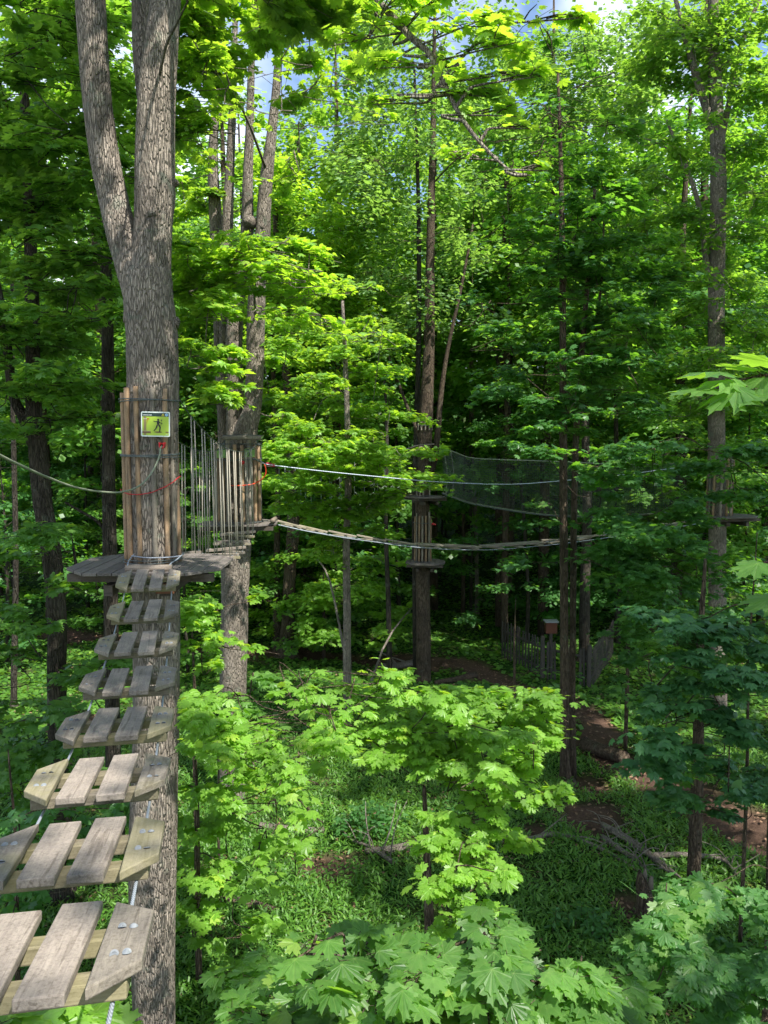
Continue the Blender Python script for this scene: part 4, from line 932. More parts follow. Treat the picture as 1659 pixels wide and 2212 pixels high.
ln = tree_px('leaning_tree', 'dark trunk leaning left of the plank bridge start', 'tree', rows_at([(618, 1405, 34), (622, 1330, 29), (627, 1220, 26), (634, 1150, 28), (632, 1090, 24), (628, 1000, 20), (622, 850, 18), (600, 600, 14), (590, 300, 9)], 33), bark=BARKB, leaf='sunlit_leaf', kind='low', size=.2)
ln.patch(560, 330, 780, 780, 32, 2.5, 40, 1.5, 60, tint=.15, flat_=.15); ln.patch(560, 1110, 740, 1400, 34.5, 2, 20, 1.25, 60, tint=-.05); ln.patch(560, 760, 760, 960, 32, 2, 12, 1.2, 60, tint=-.1); ln.finish()
sl = tree_px('slender_maple', 'slender sunlit trunk under the bright spray of leaves left of centre', 'tree', rows_at([(752, 1640, 20), (750, 1440, 18), (750, 1300, 17), (748, 1180, 16), (752, 1060, 15), (750, 900, 12), (745, 760, 9), (740, 650, 6)], 23), bark=BARK, leaf='sunlit_leaf', kind='mid', size=.135)
sl.patch(600, 950, 790, 1040, 22, 1.2, 18, .8, 120, tint=.25); sl.patch(760, 965, 930, 1035, 22, 1.2, 16, .75, 120, tint=.25); sl.patch(590, 1040, 900, 1110, 23, 1.2, 14, .8, 100, tint=-.15); sl.patch(690, 1100, 900, 1210, 23.5, 1.2, 9, .8, 95, tint=-.15)  # upper sprays tinted light as if in sun, lower ones tinted dark
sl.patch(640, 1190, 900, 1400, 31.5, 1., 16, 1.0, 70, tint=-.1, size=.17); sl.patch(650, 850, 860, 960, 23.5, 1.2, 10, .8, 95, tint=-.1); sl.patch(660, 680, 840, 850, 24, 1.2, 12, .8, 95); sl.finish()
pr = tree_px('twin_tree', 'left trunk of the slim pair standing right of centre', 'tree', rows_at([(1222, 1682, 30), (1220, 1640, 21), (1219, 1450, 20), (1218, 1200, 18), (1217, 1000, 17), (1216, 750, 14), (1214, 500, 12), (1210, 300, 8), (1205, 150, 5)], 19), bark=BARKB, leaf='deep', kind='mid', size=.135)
pr.patch(1020, 240, 1330, 520, 19, 1.4, 26, .95, 85); pr.patch(1030, 500, 1400, 900, 19.3, 1.5, 34, .95, 90); pr.patch(1060, 860, 1330, 985, 18.4, 1., 10, .7, 90); pr.patch(1130, 30, 1300, 330, 18.4, .8, 14, .65, 75); pr.patch(1120, 150, 1320, 900, 18.2, .5, 26, .6, 85); pr.patch(1150, 1000, 1330, 1160, 18.2, .4, 8, .5, 85, tint=.05)
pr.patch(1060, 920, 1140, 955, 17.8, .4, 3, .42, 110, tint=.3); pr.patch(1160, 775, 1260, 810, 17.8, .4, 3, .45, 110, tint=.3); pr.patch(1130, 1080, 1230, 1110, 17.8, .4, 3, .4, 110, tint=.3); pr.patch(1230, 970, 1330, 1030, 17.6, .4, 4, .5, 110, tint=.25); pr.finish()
pq = tree_px('twin_tree', 'right trunk of the slim pair, thinner and leaning away above', 'tree', rows_at([(1238, 1690, 16), (1236, 1500, 14), (1238, 1300, 14), (1240, 1100, 14), (1246, 900, 13), (1262, 700, 11), (1275, 550, 8), (1285, 400, 6)], 19.4), bark=BARKB, leaf='deep', kind='mid', size=.135)
P, r = trunk_px(rows_at([(1250, 860, 8), (1280, 750, 7), (1300, 600, 5), (1305, 440, 4)], 19.4)); pq.trunk(P, r, 8)
pq.patch(1230, 520, 1430, 800, 20, 1.2, 16, .85, 90, tint=.05); pq.patch(1200, 1170, 1420, 1270, 18.2, .8, 7, .6, 95, tint=.15); pq.patch(1080, 1175, 1180, 1240, 20, .6, 4, .6, 90, tint=.1); pq.finish()
# saplings and shrubs at the fence and the path
def sapling(label, px, py, Y, h, leaf, patches, kind='mid', size=.13, w_=6, lean=0, name='sapling', petiole=False, bark=BARKB):
    b = W(px, py, Y); b.z = Gf(b.x, b.y)
    t = Tree(name, label, 'tree', b, bark=bark, leaf=leaf, kind=kind, size=size, lr=.0065 if Y < 9 else .012); r0 = w_/2/F*Y
    t.trunk([b-Vector((0, 0, .1)), b+Vector((lean*.3, 0, h*.4)), b+Vector((lean*.6, .1, h*.7)), b+Vector((lean, 0, h))], [r0*1.2, r0, r0*.7, r0*.25], 9, 14)
    for p in patches: t.patch(*p[:8], **(p[8] if len(p) > 8 else {}))
    t.finish(petiole=petiole); return t
sapling('low maple sapling in front of the left end of the picket fence', 1110, 1560, 22, 4.2, 'deep', [(1030, 1370, 1210, 1500, 22, .8, 10, .7, dict(dens=90, tint=.1))])
sapling('dark leafy sapling right of the picket fence', 1350, 1640, 21, 6, 'deep', [(1250, 1290, 1500, 1420, 20.5, 1, 14, .7, dict(dens=95, tint=.05)), (1330, 1400, 1480, 1560, 20, 1, 8, .6, dict(dens=80))], w_=8)
sapling('bushy sapling on the right above the bare soil', 1500, 1850, 14, 6.2, 'maple', [(1290, 1480, 1500, 1620, 13, .7, 14, .55, dict(dens=110)), (1400, 1380, 1700, 1500, 13.4, .8, 12, .6, dict(dens=100, tint=-.1)), (1450, 1600, 1560, 1690, 13, .5, 4, .4, dict(dens=90))], w_=26)
sapling('sapling standing in shade at the right edge, reflected sky tinted into its leaves', 1600, 2000, 12, 6.6, 'teal', [(1400, 1300, 1700, 1420, 11.6, .6, 9, .55, dict(dens=100)), (1400, 1440, 1690, 1760, 11, .7, 18, .55, dict(dens=105))], w_=8, size=.14)
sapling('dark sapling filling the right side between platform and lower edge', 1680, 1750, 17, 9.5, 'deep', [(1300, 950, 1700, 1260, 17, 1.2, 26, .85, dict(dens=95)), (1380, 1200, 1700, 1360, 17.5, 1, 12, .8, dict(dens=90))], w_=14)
sapling('broad maple sapling in the bottom right corner', 1640, 2500, 8.2, 6.0, 'deep', [(1350, 1905, 1700, 1990, 7.4, .4, 10, .42, dict(dens=190, tint=.35)), (1380, 1990, 1720, 2120, 7.0, .5, 9, .42, dict(dens=170, tint=.2)), (1450, 2080, 1720, 2260, 7.4, .5, 7, .4, dict(dens=90, tint=.0))], kind='hi', size=.12, w_=18, petiole=False)
# saplings left of centre, in the sun
sapling('sunlit sapling beside the lower trunk of the multi-stemmed maple', 420, 1620, 14.5, 4.8, 'sunlit_leaf', [(395, 1255, 560, 1440, 13.6, .6, 13, .5, dict(dens=105)), (540, 1290, 660, 1380, 14.4, .5, 6, .42, dict(dens=105, tint=.1)), (540, 1390, 640, 1450, 15, .4, 4, .45, dict(dens=100))], w_=10)
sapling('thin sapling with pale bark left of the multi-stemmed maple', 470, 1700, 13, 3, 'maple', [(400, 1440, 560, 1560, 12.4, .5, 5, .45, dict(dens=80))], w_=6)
sapling('wide sunlit maple sapling rising beside the forked maple', 430, 2100, 11, 3.8, 'sunlit_leaf', [(400, 1570, 660, 1740, 10.9, .9, 17, .5, dict(dens=105, tint=.1)), (400, 1740, 670, 1870, 10.8, .9, 13, .45, dict(dens=105, tint=.08)), (400, 1860, 600, 2010, 10.8, .4, 9, .36, dict(dens=90, tint=.05)), (400, 2000, 520, 2150, 10.9, .3, 7, .32, dict(dens=80))], w_=14, kind='mid', size=.135)
sapling('leafy maple sapling with hand-shaped leaves in front of the clearing', 945, 2500, 7.4, 4.6, 'sunlit_leaf', [(400, 1500, 700, 1610, 7.3, .8, 14, .48, dict(dens=215, tint=.05, droop=.08)), (620, 1440, 900, 1600, 7.4, .8, 17, .46, dict(dens=215, tint=.05, droop=.08)), (830, 1500, 1010, 1660, 7.2, .5, 13, .40, dict(dens=215, tint=.05, droop=.08)), (960, 1480, 1185, 1580, 8.6, .6, 13, .5, dict(dens=200, tint=-.25, droop=.08)), (1000, 1570, 1170, 1740, 6.9, .4, 12, .30, dict(dens=200, tint=.1)), (930, 1740, 1110, 1860, 6.6, .25, 10, .24, dict(dens=200, tint=.12)), (930, 1860, 1090, 2030, 6.0, .2, 12, .20, dict(dens=200, tint=.12)), (1000, 1980, 1100, 2090, 5.6, .2, 5, .24, dict(dens=200, tint=.1)), (780, 1430, 880, 1470, 7.3, .2, 3, .22, dict(dens=120))], kind='hi', size=.09, w_=34, lean=-.15, petiole=True)
t9 = sapling('young maple with the largest leaves at the lower edge of the picture', 980, 3300, 3.3, 5.95, 'maple', [(740, 2010, 1050, 2090, 2.95, .25, 8, .20, dict(dens=250, tint=.0, droop=.05)), (640, 2080, 1230, 2180, 3.1, .3, 18, .24, dict(dens=250, tint=.0, droop=.05)), (470, 2140, 1290, 2330, 3.3, .4, 32, .28, dict(dens=250, tint=.1, droop=.05)), (660, 2010, 720, 2040, 2.8, .04, 2, .09, dict(dens=160, limb=True))], kind='hi', size=.09, w_=40, petiole=True)
sapling('bright maple sapling under the nearest plank step at lower left', 120, 3200, 3.6, 4.9, 'sunlit_leaf', [(0, 2160, 280, 2300, 3.2, .2, 11, .24, dict(dens=190, tint=.05))], kind='hi', size=.15, w_=20, petiole=True)
sapling('dim sapling below the step bridge at the left edge', 60, 2600, 9.5, 4.4, 'deep', [(-40, 1720, 250, 1960, 9.3, .6, 10, .55, dict(dens=80)), (-40, 1980, 260, 2200, 9.0, .6, 9, .5, dict(dens=80))], w_=12, size=.14)
sapling('dark leafy young tree filling the gap behind the picket fence', 1000, 1330, 40, 8.5, 'deep', [(940, 1110, 1340, 1330, 37, 2.5, 34, 1.35, dict(dens=52)), (960, 860, 1300, 1120, 36, 2, 18, 1.3, dict(dens=50))], kind='low', size=.2, w_=9)
sapling('low leafy young tree left of the foot of the middle tree', 700, 1420, 33, 4, 'maple', [(560, 1230, 720, 1400, 33, 1, 12, .9, dict(dens=60)), (740, 1250, 880, 1400, 34, 1.5, 12, .9, dict(dens=60, tint=-.1))], kind='low', size=.19, w_=7)
sapling('tall pale crown closing the top of the picture right of centre', 1090, 1300, 36, 19, 'pale', [(960, 40, 1260, 320, 36, 2.5, 30, 1.3, dict(dens=38, flat_=.3, droop=.3)), (1200, 20, 1440, 280, 34, 2.5, 20, 1.3, dict(dens=38, flat_=.3, droop=.3)), (640, 60, 900, 160, 38, 3, 8, 1.3, dict(dens=26, flat_=.3, droop=.3))], kind='low', size=.2, w_=14, name='tall_tree')
# branch tips that enter from the right edge, close to the viewer
nb = Tree('overhanging_maple', 'maple whose nearest leafy twig pokes in at the right edge', 'tree', (3.3, 2.6, Gf(3.3, 2.6)), bark=BARKB, leaf='maple', kind='hi', size=.155)
nb.trunk([(3.3, 2.6, Gf(3.3, 2.6)-.1), (3.28, 2.65, 6), (3.2, 2.7, 10), (3.25, 2.6, 13), (3.4, 2.2, 17)], [.12, .1, .08, .05, .02], 10)
q0 = W(1740, 800, 2.4); nb.br.tube([Vector((3.21, 2.69, 9.7)), q0, W(1640, 812, 2.2), W(1560, 828, 2.1)], [.012, .006, .004, .0025], 6)
for (a, b, Y, dx, dz, nx, s_, rn) in [(1530, 838, 2.1, -1, -.15, .3, .14, .35), (1560, 806, 2.15, -1, .0, -.3, .15, .4), (1590, 822, 2.1, -1, -.1, .4, .14, .7), (1620, 852, 2.05, -.9, -.3, -.3, .13, .4), (1600, 838, 2.05, -.7, -.35, .2, .14, .3), (1640, 800, 2.2, -.8, .15, .25, .16, .5), (1650, 818, 2.1, -.5, -.35, -.2, .16, .45), (1680, 790, 2.2, -.6, .2, .2, .17, .6), (1640, 1215, 2.5, -.6, -.3, .2, .12, .5), (1672, 1290, 2.6, -.8, -.3, .2, .15, .3), (1690, 780, 2.1, .2, .3, .1, .16, .5), (1700, 1240, 2.5, -.5, .1, .1, .15, .3)]:
    P_ = np.array([tuple(W(a, b, Y))]); D_ = np.array([[dx, -.25, dz]]); D_ /= np.linalg.norm(D_); N_ = np.array([[nx*.6, -.10, 1.]]); N_ -= D_*np.sum(D_*N_); N_ /= np.linalg.norm(N_)
    nb.L.append((P_, D_, N_, np.array([s_*.85]), np.array([rn])))
nb.br.tube([Vector((3.24, 2.68, 9.3)), W(1720, 1200, 2.5), W(1650, 1215, 2.5)], [.008, .004, .002], 5)
nb.finish(protect=False, lit=False, petiole=True)

# ================================================================== UNSEEN TREES ADDED BESIDE AND BEHIND THE VIEWER (put in to shade the right side)
def added_shade_tree(label, x, y, h, r0, tiers, leaf='maple'):
    z = Gf(x, y); t = Tree('added_shade_tree', label, 'tree', (x, y, z), bark=BARKB, leaf=leaf, kind='low', size=.21)
    t.trunk([(x, y, z-.1), (x+.2, y, z+h*.4), (x-.1, y+.2, z+h*.75), (x, y, z+h)], [.32, .26, .16, .05], 10, 16)
    for i in range(tiers):
        a = rng.uniform(0, 6.28); q = rng.random()**.5*r0; hh = z+h*rng.uniform(.42, 1.0)
        C = np.array([x+math.cos(a)*q, y+math.sin(a)*q, hh]); px, py, d = proj(C[None])
        if y > 0 and C[1] > 2 and px[0] < 1780 and py[0] > -60 and d[0] > 1: continue
        t.tier(C, rng.uniform(1.0, 1.7), 48, .14, twigs=False)
    t.finish(protect=True, lit=True)
added_shade_tree('unseen shade maple added to the right of the viewer', 12.5, 6, 23, 4.6, 34)
added_shade_tree('unseen shade maple added further right beside the path', 16.5, 13, 24, 5, 36)
added_shade_tree('unseen shade maple added beyond the right tree', 21, 22, 25, 5.5, 36)
added_shade_tree('unseen shade maple added behind the viewer', 7.0, -3, 23, 4.4, 30)

DARK = [(60, 1000, 13, 1.5), (100, 1250, 13, 1.6), (100, 1450, 12, 1.6), (60, 1650, 11.5, 1.6), (150, 1900, 10, 1.3), (80, 2080, 9, 1.2), (120, 700, 13, 1.5), (180, 1150, 16, 1.6),
 (1450, 1080, 17, 1.8), (1500, 1300, 13, 1.5), (1500, 1500, 12, 1.5), (1620, 1700, 11, 1.5), (1400, 1250, 20, 2), (1250, 1380, 30, 3), (1200, 1420, 24, 2),
 (1150, 1750, 17, 1.7), (1150, 1950, 13, 1.6), (1300, 1850, 14.5, 1.5), (1400, 1700, 17, 1.6), (1250, 2050, 11, 1.3), (800, 1330, 31, 1.8), (640, 1330, 31, 1.6), (1200, 880, 19, 1.3), (1100, 700, 19, 1.6), (1300, 720, 19, 1.7), (1100, 450, 19, 1.5), (1300, 450, 19, 1.5), (1250, 1000, 22, 1.6), (1100, 1090, 28, 2),
 (680, 1150, 24, 1.5), (820, 1140, 24, 1.6), (1550, 900, 25, 2), (1400, 800, 25, 2), (830, 1850, 14, .9), (960, 1900, 14, 1), (1050, 1480, 28, 2), (920, 1400, 30, 1.5), (915, 1150, 30, 1.2),
 (331, 1020, 9.6, .42), (331, 1330, 9.6, .5), (320, 680, 9.6, .45), (230, 1215, 9.6, .5), (430, 1215, 9.6, .5), (322, 1250, 8.5, .4), (300, 1380, 6.7, .3), (205, 180, 9.6, .4), (290, 1450, 5.8, .2), (300, 2080, 2.3, .12), (60, 2080, 2.3, .14), (150, 1990, 2.3, .12), (250, 1800, 3.0, .12), (90, 1880, 3.0, .12), (1250, 1230, 19, 1.4), (1240, 1500, 19, 1.0)]
can = Tree('added_shade_tree', 'unseen tree added behind and right of the viewer, its crown shaped to shade the course', 'tree', (9.5, -2.0, Gf(9.5, -2)), bark=BARKB, leaf='maple', kind='low', size=.2, chk=False)
can.trunk([(9.5, -2, Gf(9.5, -2)-.1), (9.6, -1.9, 12), (9.4, -1.6, 20), (9.5, -1.5, 31)], [.45, .38, .28, .06], 12, 20)
for a, b, Y, R in DARK:  # unseen foliage added along the sun ray to shade each spot
    T_ = W(a, b, Y)
    for q in range(3 if R > .9 else 2):
        zt = max(18.5, 11.5+.62*Y)+1.6*q+random.uniform(-.3, .6)
        C = T_+SUN*((zt-T_.z)/SUN.z)
        can.tier(C+Vector((random.uniform(-.3, .3), random.uniform(-.3, .3), 0))*R, R*1.0, 46 if R > .9 else 70, .16, twigs=False, limb=(q == 0 and R > 1), droop=.1, size=.2 if R > .6 else .12)
can.finish(protect=False, lit=True)

# ================================================================== FOREST BEHIND
def proto(kind, i):
    base = (0, 0, 0)
    if kind == 'tall':
        t = Tree('forest_tree', 'x', 'tree', base, chk=False, bark=BARKD if i % 2 else BARKB, leaf=['maple', 'pale', 'deep', 'sunlit_leaf'][i], kind='low', size=.25)
        h = [25, 27, 23, 25][i]; t.trunk([(0, 0, -.4), (.15, 0, h*.3), (-.1, .1, h*.65), (.1, 0, h)], [.26, .22, .15, .04], 9, 14)
        t.auto(3.6, 6.0, h, .62, 36, .75, .20, per=2, twigs=False)
    else:
        t = Tree('understory_tree', 'x', 'tree', base, chk=False, bark=BARKD, leaf=['maple', 'deep'][i], kind='low', size=.20)
        h = [10, 8][i]; t.trunk([(0, 0, -.3), (.2, 0, h*.5), (.1, .1, h)], [.09, .06, .015], 6, 8)
        t.auto(2.4, 1.0, h, .42, 50, .8, .10, per=2, twigs=False)
    r = t.finish(protect=False, lit=False); return r
LM = [(60, 'behind the crooked tree at the left'), (200, 'behind the straight dark trunk at the left'), (330, 'behind the forked maple'), (440, 'behind the hanging rope bridge'), (560, 'behind the multi-stemmed maple'), (650, 'behind the leaning trunk'), (740, 'behind the slender sunlit trunk'), (850, 'left of the two-platform tree'), (940, 'behind the two-platform tree'), (1040, 'behind the left end of the netting'), (1140, 'behind the middle of the netting'), (1240, 'behind the slim twin trunks'), (1350, 'right of the slim twin trunks'), (1450, 'left of the tall right trunk'), (1560, 'behind the tall right trunk'), (1e9, 'at the right edge')]
def where(x, y):
    px = 829.5+F*x/y; return next(t for a, t in LM if px < a)
def depthword(row): return ['nearest row', 'second row', 'third row', 'fourth row', 'fifth row', 'farthest row'][row]
def copy_tree(o, loc, rz, sc, label, cat, group, use=None):
    r = o.copy() if use is None else o
    if use is None:
        COL.objects.link(r)
        for ch in list(o.children): c = ch.copy(); COL.objects.link(c); c.parent = r; c.matrix_parent_inverse.identity()
    r.location = loc; r.rotation_euler = (0, 0, rz); r.scale = (sc, sc, sc*random.uniform(.92, 1.1)); r['label'] = label; r['category'] = cat; r['group'] = group; return r
tall = [proto('tall', i) for i in range(4)]; und = [proto('und', i) for i in range(2)]
GL = 'tall forest trees in the background'; GU = 'young understory trees in the background'
spots = []
for row, (Y, n) in enumerate([(37, 8), (44, 10), (53, 11), (64, 13), (78, 15)]):
    hw = .53*Y
    for k in range(n):
        x = -hw+(k+.5)*2*hw/n+random.uniform(-.9, .9); y = Y+random.uniform(-2.6, 2.6)
        spots.append((x, y, row))
used = [0]*4; frees = {0: 1, 1: 1, 2: 1, 3: 1}
wantleaf = lambda x, y: random.choice([3, 3, 1, 0, 1]) if 470 < 829.5+F*x/y < 960 else (1 if -6 < x/(y/40) < 5 and random.random() < .55 else random.choice([0, 2, 2, 3, 0]))  # lighter leaf kinds left of centre stand in for sunlight on far crowns
for x, y, row in spots:
    if row == 0 and abs(x-1.7) < 1.5: x += 3
    px = 829.5+F*x/y
    i = wantleaf(x, y); 
    lab = ['tall mid green tree', 'tall pale grey-green tree', 'tall deep green tree', 'tall yellow-green tree'][i]
    sc = random.uniform(.85, 1.15)
    if 880 < px < 1500 and row >= 1: sc = random.uniform(1.12, 1.3)
    copy_tree(tall[i], (x, y, Gf(x, y)), random.uniform(0, 6.28), sc, lab+', '+depthword(row)+', '+where(x, y), 'tree', GL, use=True if frees[i] else None); frees[i] = 0
uspots = []
for row, (Y, n) in enumerate([(33, 9), (38, 12), (44, 13), (51, 13), (60, 13), (70, 12)]):
    hw = .52*Y
    for k in range(n): uspots.append((-hw+(k+.5)*2*hw/n+random.uniform(-1, 1), Y+random.uniform(-2, 2), row))
uf = {0: 1, 1: 1}
for x, y, row in uspots:
    px = 829.5+F*x/y
    if row < 3 and 880 < px < 1340: continue
    if row == 0 and 560 < px < 900: continue
    i = random.choice([0, 1])
    copy_tree(und[i], (x, y, Gf(x, y)), random.uniform(0, 6.28), random.uniform(.75, 1.35), ['young green tree, ', 'young dark green tree, '][i]+depthword(row)+', '+where(x, y), 'tree', GU, use=True if uf[i] else None); uf[i] = 0

# thin bare trunks between
def thin(label, rows, bark=BARKD): 
    t = tree_px('thin_tree', label, 'tree', rows, bark=bark, leaf='deep', kind='low', size=.2)
    P = t.stems[0][0]
    for i in range(5):
        C = np.array(P[-1])+np.array([rng.uniform(-1.2, 1.2), rng.uniform(-1, 1), rng.uniform(-1.6, .6)]); t.tier(C, .8, 55, .15)
    t.finish(lit=False)
thin('thin dark trunk between the sunlit trunk and the middle tree', rows_at([(841, 1460, 13), (839, 1300, 11), (834, 1150, 9), (836, 950, 7), (830, 800, 5)], 30))
thin('thin dark trunk right of the middle tree by the grass', rows_at([(1017, 1345, 8), (1018, 1200, 7), (1016, 1050, 6), (1020, 900, 4)], 40))
thin('pale thin trunk seen through the netting', rows_at([(1030, 1300, 9), (1028, 1150, 9), (1019, 980, 11), (1018, 800, 9), (1015, 650, 6)], 41), BARK)
thin('dark trunk behind the picket fence', rows_at([(1262, 1400, 24), (1264, 1250, 22), (1268, 1100, 20), (1264, 900, 16), (1260, 700, 10)], 32.5), BARKD)
thin('dark trunk far right of the picket fence', rows_at([(1334, 1400, 14), (1334, 1250, 13), (1332, 1050, 12), (1330, 850, 8)], 35), BARKD)
thin('thin trunk at the left behind the crooked tree', rows_at([(30, 1500, 14), (34, 1200, 12), (28, 900, 10), (26, 600, 7)], 26), BARKD)
thin('forked stem in the far wood right of the multi-stemmed maple', rows_at([(597, 1250, 14), (600, 1050, 12), (592, 850, 11), (585, 700, 9), (575, 560, 6)], 34), BARKB)
thin('slanting thin stem crossing behind the netting top', rows_at([(1140, 1250, 8), (1120, 1000, 7), (1075, 780, 7), (1035, 690, 6), (985, 600, 4)], 36), BARKD)

# ================================================================== PICKET FENCE
fc = W(1200, 1450, 31)
fen = empty('picket_fence', (fc.x, 31, Gf(fc.x, 31)), 'dark wooden picket fence enclosure in the shade right of the middle tree', 'fence')
def fence_run(x0, y0, x1, y1, n, skip=()):
    for k in range(n):
        if k in skip: continue
        f = k/(n-1); x = x0+(x1-x0)*f; y = y0+(y1-y0)*f; h = 1.55+random.uniform(-.06, .06)
        o = prism('picket', [(-.045, 0), (.045, 0), (.045, h-.07), (0, h), (-.045, h-.07)], 0, .022, PICK, fen, (x-fen.location.x, y-fen.location.y-.03, Gf(x, y)-fen.location.z-.02), (0, random.uniform(-.03, .03), math.atan2(y1-y0, x1-x0)), axis='y')
    for z in (.35, 1.15):
        a = Vector((x0, y0, Gf(x0, y0)+z)); b = Vector((x1, y1, Gf(x1, y1)+z)); plank_between(a, b, .04, .09, PICK, 'rail', fen, fen.location)
PICK = wood_mat('grey_picket', (.05, .042, .035), (.11, .095, .08), 0, 'z', 14)
xA, xB, xC, xD = W(1085, 1420, 33).x, W(1170, 1440, 30.5).x, W(1270, 1455, 29.6).x, W(1322, 1430, 33).x
fence_run(xA, 33, xB, 30.6, 14); fence_run(xB+.1, 30.5, xC, 29.6, 13, (4, 9)); fence_run(xC+.1, 29.6, xD, 33, 18)
for x, y in ((xB, 30.5), (xC, 29.55)):
    m = MB(); m.box((0, 0, 0), (.07, .07, .85)); m.build('post', PICK, fen, smooth=False, loc=(x-fen.location.x, y-fen.location.y-.1, Gf(x, y)+.8-fen.location.z))
# orange-capped box inside the enclosure
bxl = W(1190, 1355, 31.5); eb = empty('equipment_box', bxl, 'small orange and white box seen over the fence behind the slim twin trunks', 'box')
m = MB(); m.box((0, 0, 0), (.22, .15, .22)); m.build('body', flat('faded_orange_paint', (.13, .045, .025), .8), eb, smooth=False)
m = MB(); m.box((0, 0, .25), (.27, .2, .03)); m.build('lid', flat('dull_white_paint', (.25, .26, .27), .7), eb, smooth=False)
m = MB(); m.box((0, 0, -.95), (.06, .06, .73)); m.build('stand', PICK, eb, smooth=False)

# ================================================================== FALLEN WOOD
def fallen(name, label, pts, rad, mat=BARKB, forks=(), cat='log', group=None, lift=.05):
    """pts: (px,py,Y); the log lies on the ground"""
    Q = []
    for a, b, Y in pts: p = W(a, b, Y); Q.append(Vector((p.x, Y, Gf(p.x, Y)+lift)))
    m = MB(); P = smooth_path(Q, 18); m.tube(P, np.interp(np.linspace(0, 1, len(P)), np.linspace(0, 1, len(rad)), rad), 9, .05)
    for f, dx, dy, dz, r0 in forks:
        a = P[int(f*(len(P)-1))]; b = a+np.array([dx, dy, dz]); c = (a+b)/2+np.array([random.uniform(-.1, .1), 0, random.uniform(0, .12)]); m.tube(smooth_path([a, c, b], 8), np.linspace(r0, r0*.3, 9), 6, .04)
    o = m.build(name, mat, None, Q[0], loc=Q[0]); return tag(o, label, cat, group)
def yof(py): # distance at which flat ground is seen on that picture row
    y = 30.
    for _ in range(30): y = (CZ-Gf(2, y))*F/max(40, py-950)
    return y
fallen('fallen_branch', 'long grey fallen branch crossing the grass right of the leafy sapling', [(1080, 1858, yof(1858)), (1140, 1862, yof(1862)), (1200, 1845, yof(1845)), (1290, 1862, yof(1862)), (1360, 1900, yof(1900)), (1410, 1925, yof(1925))], [.07, .05, .045, .035, .02], BARK, [(.3, .7, .5, .25, .02), (.5, .6, -.5, .1, .018), (.62, .9, .3, .2, .016), (.8, .3, .6, .3, .014)], 'branch')
for k, (pt, lab) in enumerate([([(1300, 1800), (1370, 1840), (1440, 1895), (1470, 1920)], 'dark fallen limb slanting down through the brush pile'), ([(1320, 1812), (1400, 1870), (1450, 1915)], 'second limb of the brush pile beside the slanting limb'), ([(1410, 1870), (1480, 1868), (1560, 1880), (1590, 1915)], 'curved thin branch reaching right from the brush pile'), ([(1300, 1835), (1360, 1880), (1400, 1915)], 'short limb lowest in the brush pile')]):
    fallen('fallen_limb', lab, [(a, b, yof(b)) for a, b in pt], [.06, .045, .02], BARK, [(random.random(), random.uniform(-.6, .6), random.uniform(-.4, .6), random.uniform(.05, .4), .015) for _ in range(7)], 'branch', None, .12)
fallen('fallen_limb', 'dead branching limb above the lower leaves left of the sapling stem', [(850, 1900, yof(1900)), (800, 1860, yof(1860)), (760, 1835, yof(1835)), (735, 1800, yof(1800))], [.05, .035, .025, .012], BARK, [(.2, .3, .4, .9, .02), (.35, -.1, .3, .8, .018), (.5, .5, .2, .3, .015), (.6, -.3, .4, .3, .012), (.3, -.4, .1, .35, .012), (.1, .35, .2, 1.1, .018)], 'branch', None, .1)
fallen('fallen_log', 'mossy fallen log half hidden in grass at the centre', [(900, 1862, yof(1862)), (840, 1868, yof(1868)), (790, 1862, yof(1862))], [.10, .085, .06], BARK, (), 'log')
fallen('fallen_log', 'pale fallen log lying in the grass left of the sapling stem', [(560, 1790, yof(1790)), (640, 1790, yof(1790)), (700, 1795, yof(1795))], [.09, .08, .06], BARK, (), 'log')
fallen('fallen_log', 'fallen log by the bare soil left of the slim twin trunks', [(1090, 1640, yof(1640)), (1010, 1650, yof(1650)), (960, 1665, yof(1665))], [.11, .10, .08], BARKB, (), 'log')
fallen('fallen_log', 'thick log lying across the path right of the slim twin trunks', [(1262, 1625, yof(1625)), (1300, 1640, yof(1640)), (1350, 1665, yof(1665))], [.20, .19, .17], BARKB, (), 'log', None, .12)
fallen('fallen_log', 'broken logs heaped left of the foot of the middle tree', [(895, 1415, 31.5), (860, 1428, 31.3), (820, 1440, 31)], [.14, .13, .10], BARK, [(.5, -.8, .3, .5, .06), (.2, -.9, -.2, .35, .05)], 'log', None, .2)
fallen('fallen_log', 'dark log across the soil left of the picket fence', [(1030, 1415, 30), (990, 1435, 29.7), (940, 1450, 29.5)], [.13, .12, .10], BARKB, (), 'log')
fallen('fallen_log', 'short log in the low sapling shade at the lower left of the clearing', [(480, 2010, yof(2010)), (560, 2022, yof(2022)), (600, 2030, yof(2030))], [.08, .07, .05], BARKB, (), 'log')
# broken stump
a_ = W(1390, 2010, 12.9); gz = Gf(a_.x, 12.9); stp_ = empty('broken_stump', (a_.x, 12.9, gz), 'pale splintered stump in the grass left of the corner sapling', 'stump')
m = MB(); m.tube([(0, 0, -.1), (.0, 0, .05), (.02, 0, .2), (.0, .02, .4), (-.05, 0, .55), (-.08, 0, .70), (-.10, .01, .82)], [.26, .18, .14, .125, .10, .06, .015], 14, .12); m.build('stump_body', BARKB, stp_)
for k in range(2):
    m = MB(); x = .09*math.cos(k*1.3); y = .09*math.sin(k*1.3); m.tube([(x, y, .5), (x*1.1, y, .66+.05*(k % 3)), (x*1.2, y, .72+.09*(k % 3))], [.06, .04, .012], 6, .05); m.build('splinter', flat('grey_split_wood', (.15, .125, .10), .9), stp_)
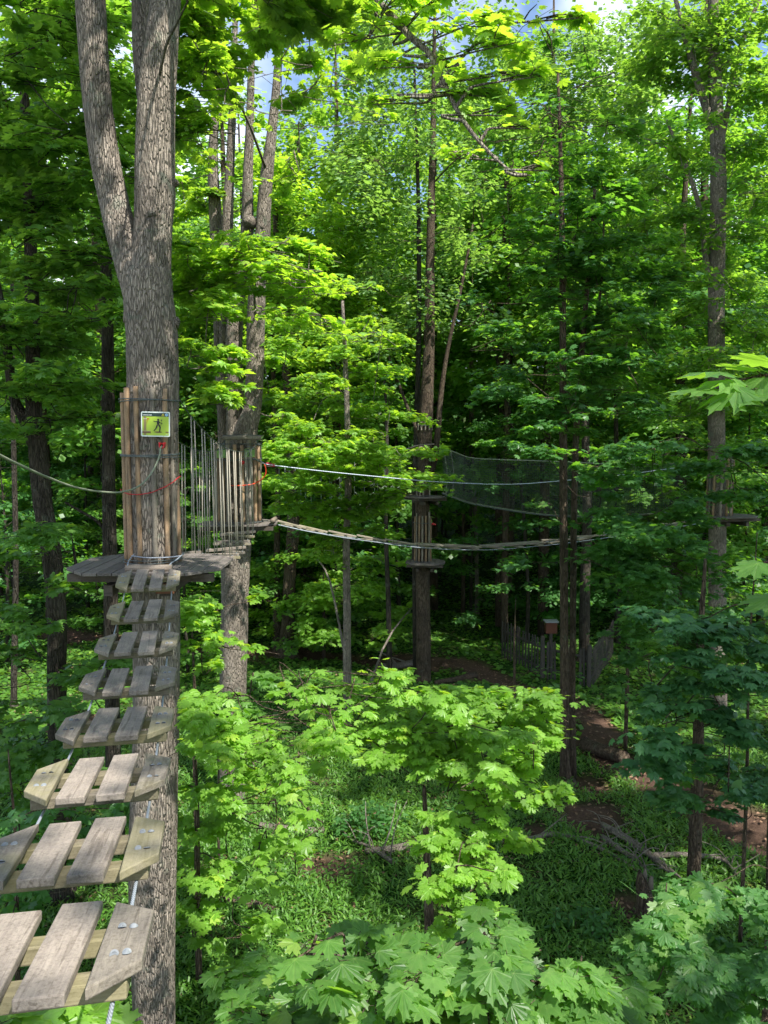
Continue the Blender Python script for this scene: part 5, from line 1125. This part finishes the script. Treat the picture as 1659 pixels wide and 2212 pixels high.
# leafy weeds standing in the clearing
def weed(label, px, py, Y, n, r0, h, size=.14, leaf='deep'):
    b = W(px, py, Y); gz = Gf(b.x, Y); t = Tree('weed_clump', label, 'plant', (b.x, Y, gz), bark=BARKB, leaf=leaf, kind='oval', size=size)
    Ps, Ds, Ns = [], [], []
    for k in range(n):
        a = rng.uniform(0, 6.28); q = r0*rng.random()**.6; hh = h*rng.uniform(.5, 1)*(1-.4*q/r0); B_ = np.array([b.x+math.cos(a)*q, Y+math.sin(a)*q, gz])
        t.tw.tube([B_, B_+[0, 0, hh]], [.006, .003], 3, 0, False)
        for j in range(9):
            aa = j*2.4+rng.uniform(0, 1); D = np.array([math.cos(aa), math.sin(aa), -.15]); Ps.append(B_+[0, 0, hh*(.35+.65*j/8)]+D*.03); Ds.append(D); Ns.append([rng.normal(0, .2), rng.normal(0, .2), 1])
    Ds = np.array(Ds); Ds /= np.linalg.norm(Ds, axis=1)[:, None]; Ns = np.array(Ns); Ns -= Ds*np.sum(Ds*Ns, 1)[:, None]; Ns /= np.linalg.norm(Ns, axis=1)[:, None]
    t.L.append((np.array(Ps), Ds, Ns, size*rng.uniform(.6, 1.2, len(Ps)), np.clip(rng.normal(.45, .2, len(Ps)), 0, .99))); t.finish(protect=False, lit=False)
weed('leafy weed clump standing in the grass above the dead limb', 795, 1805, yof(1805), 40, .75, .7)
weed('small weed clump between the stump and the lowest leaves', 1255, 2085, yof(2085), 26, .5, .45)
weed('light green weed clump behind the lowest leaves at the centre', 740, 1940, yof(1940), 34, .6, .5, .09, 'maple')
weed('weed clump at the right of the leafy sapling stem', 975, 1790, yof(1790), 16, .4, .5, .1)

# ---- labels that still coincide are told apart by their order in the picture
from collections import defaultdict
same = defaultdict(list)
for o in SC.objects:
    if o.parent is None and 'label' in o.keys() and 'group' in o.keys(): same[(o['label'], o['group'])].append(o)
for (lab, grp), os_ in same.items():
    if len(os_) > 1:
        os_.sort(key=lambda o: o.location.x/max(1, o.location.y))
        for k, o in enumerate(os_): o['label'] = lab+(', leftmost of these' if k == 0 else ', rightmost of these' if k == len(os_)-1 else ', between two like it')
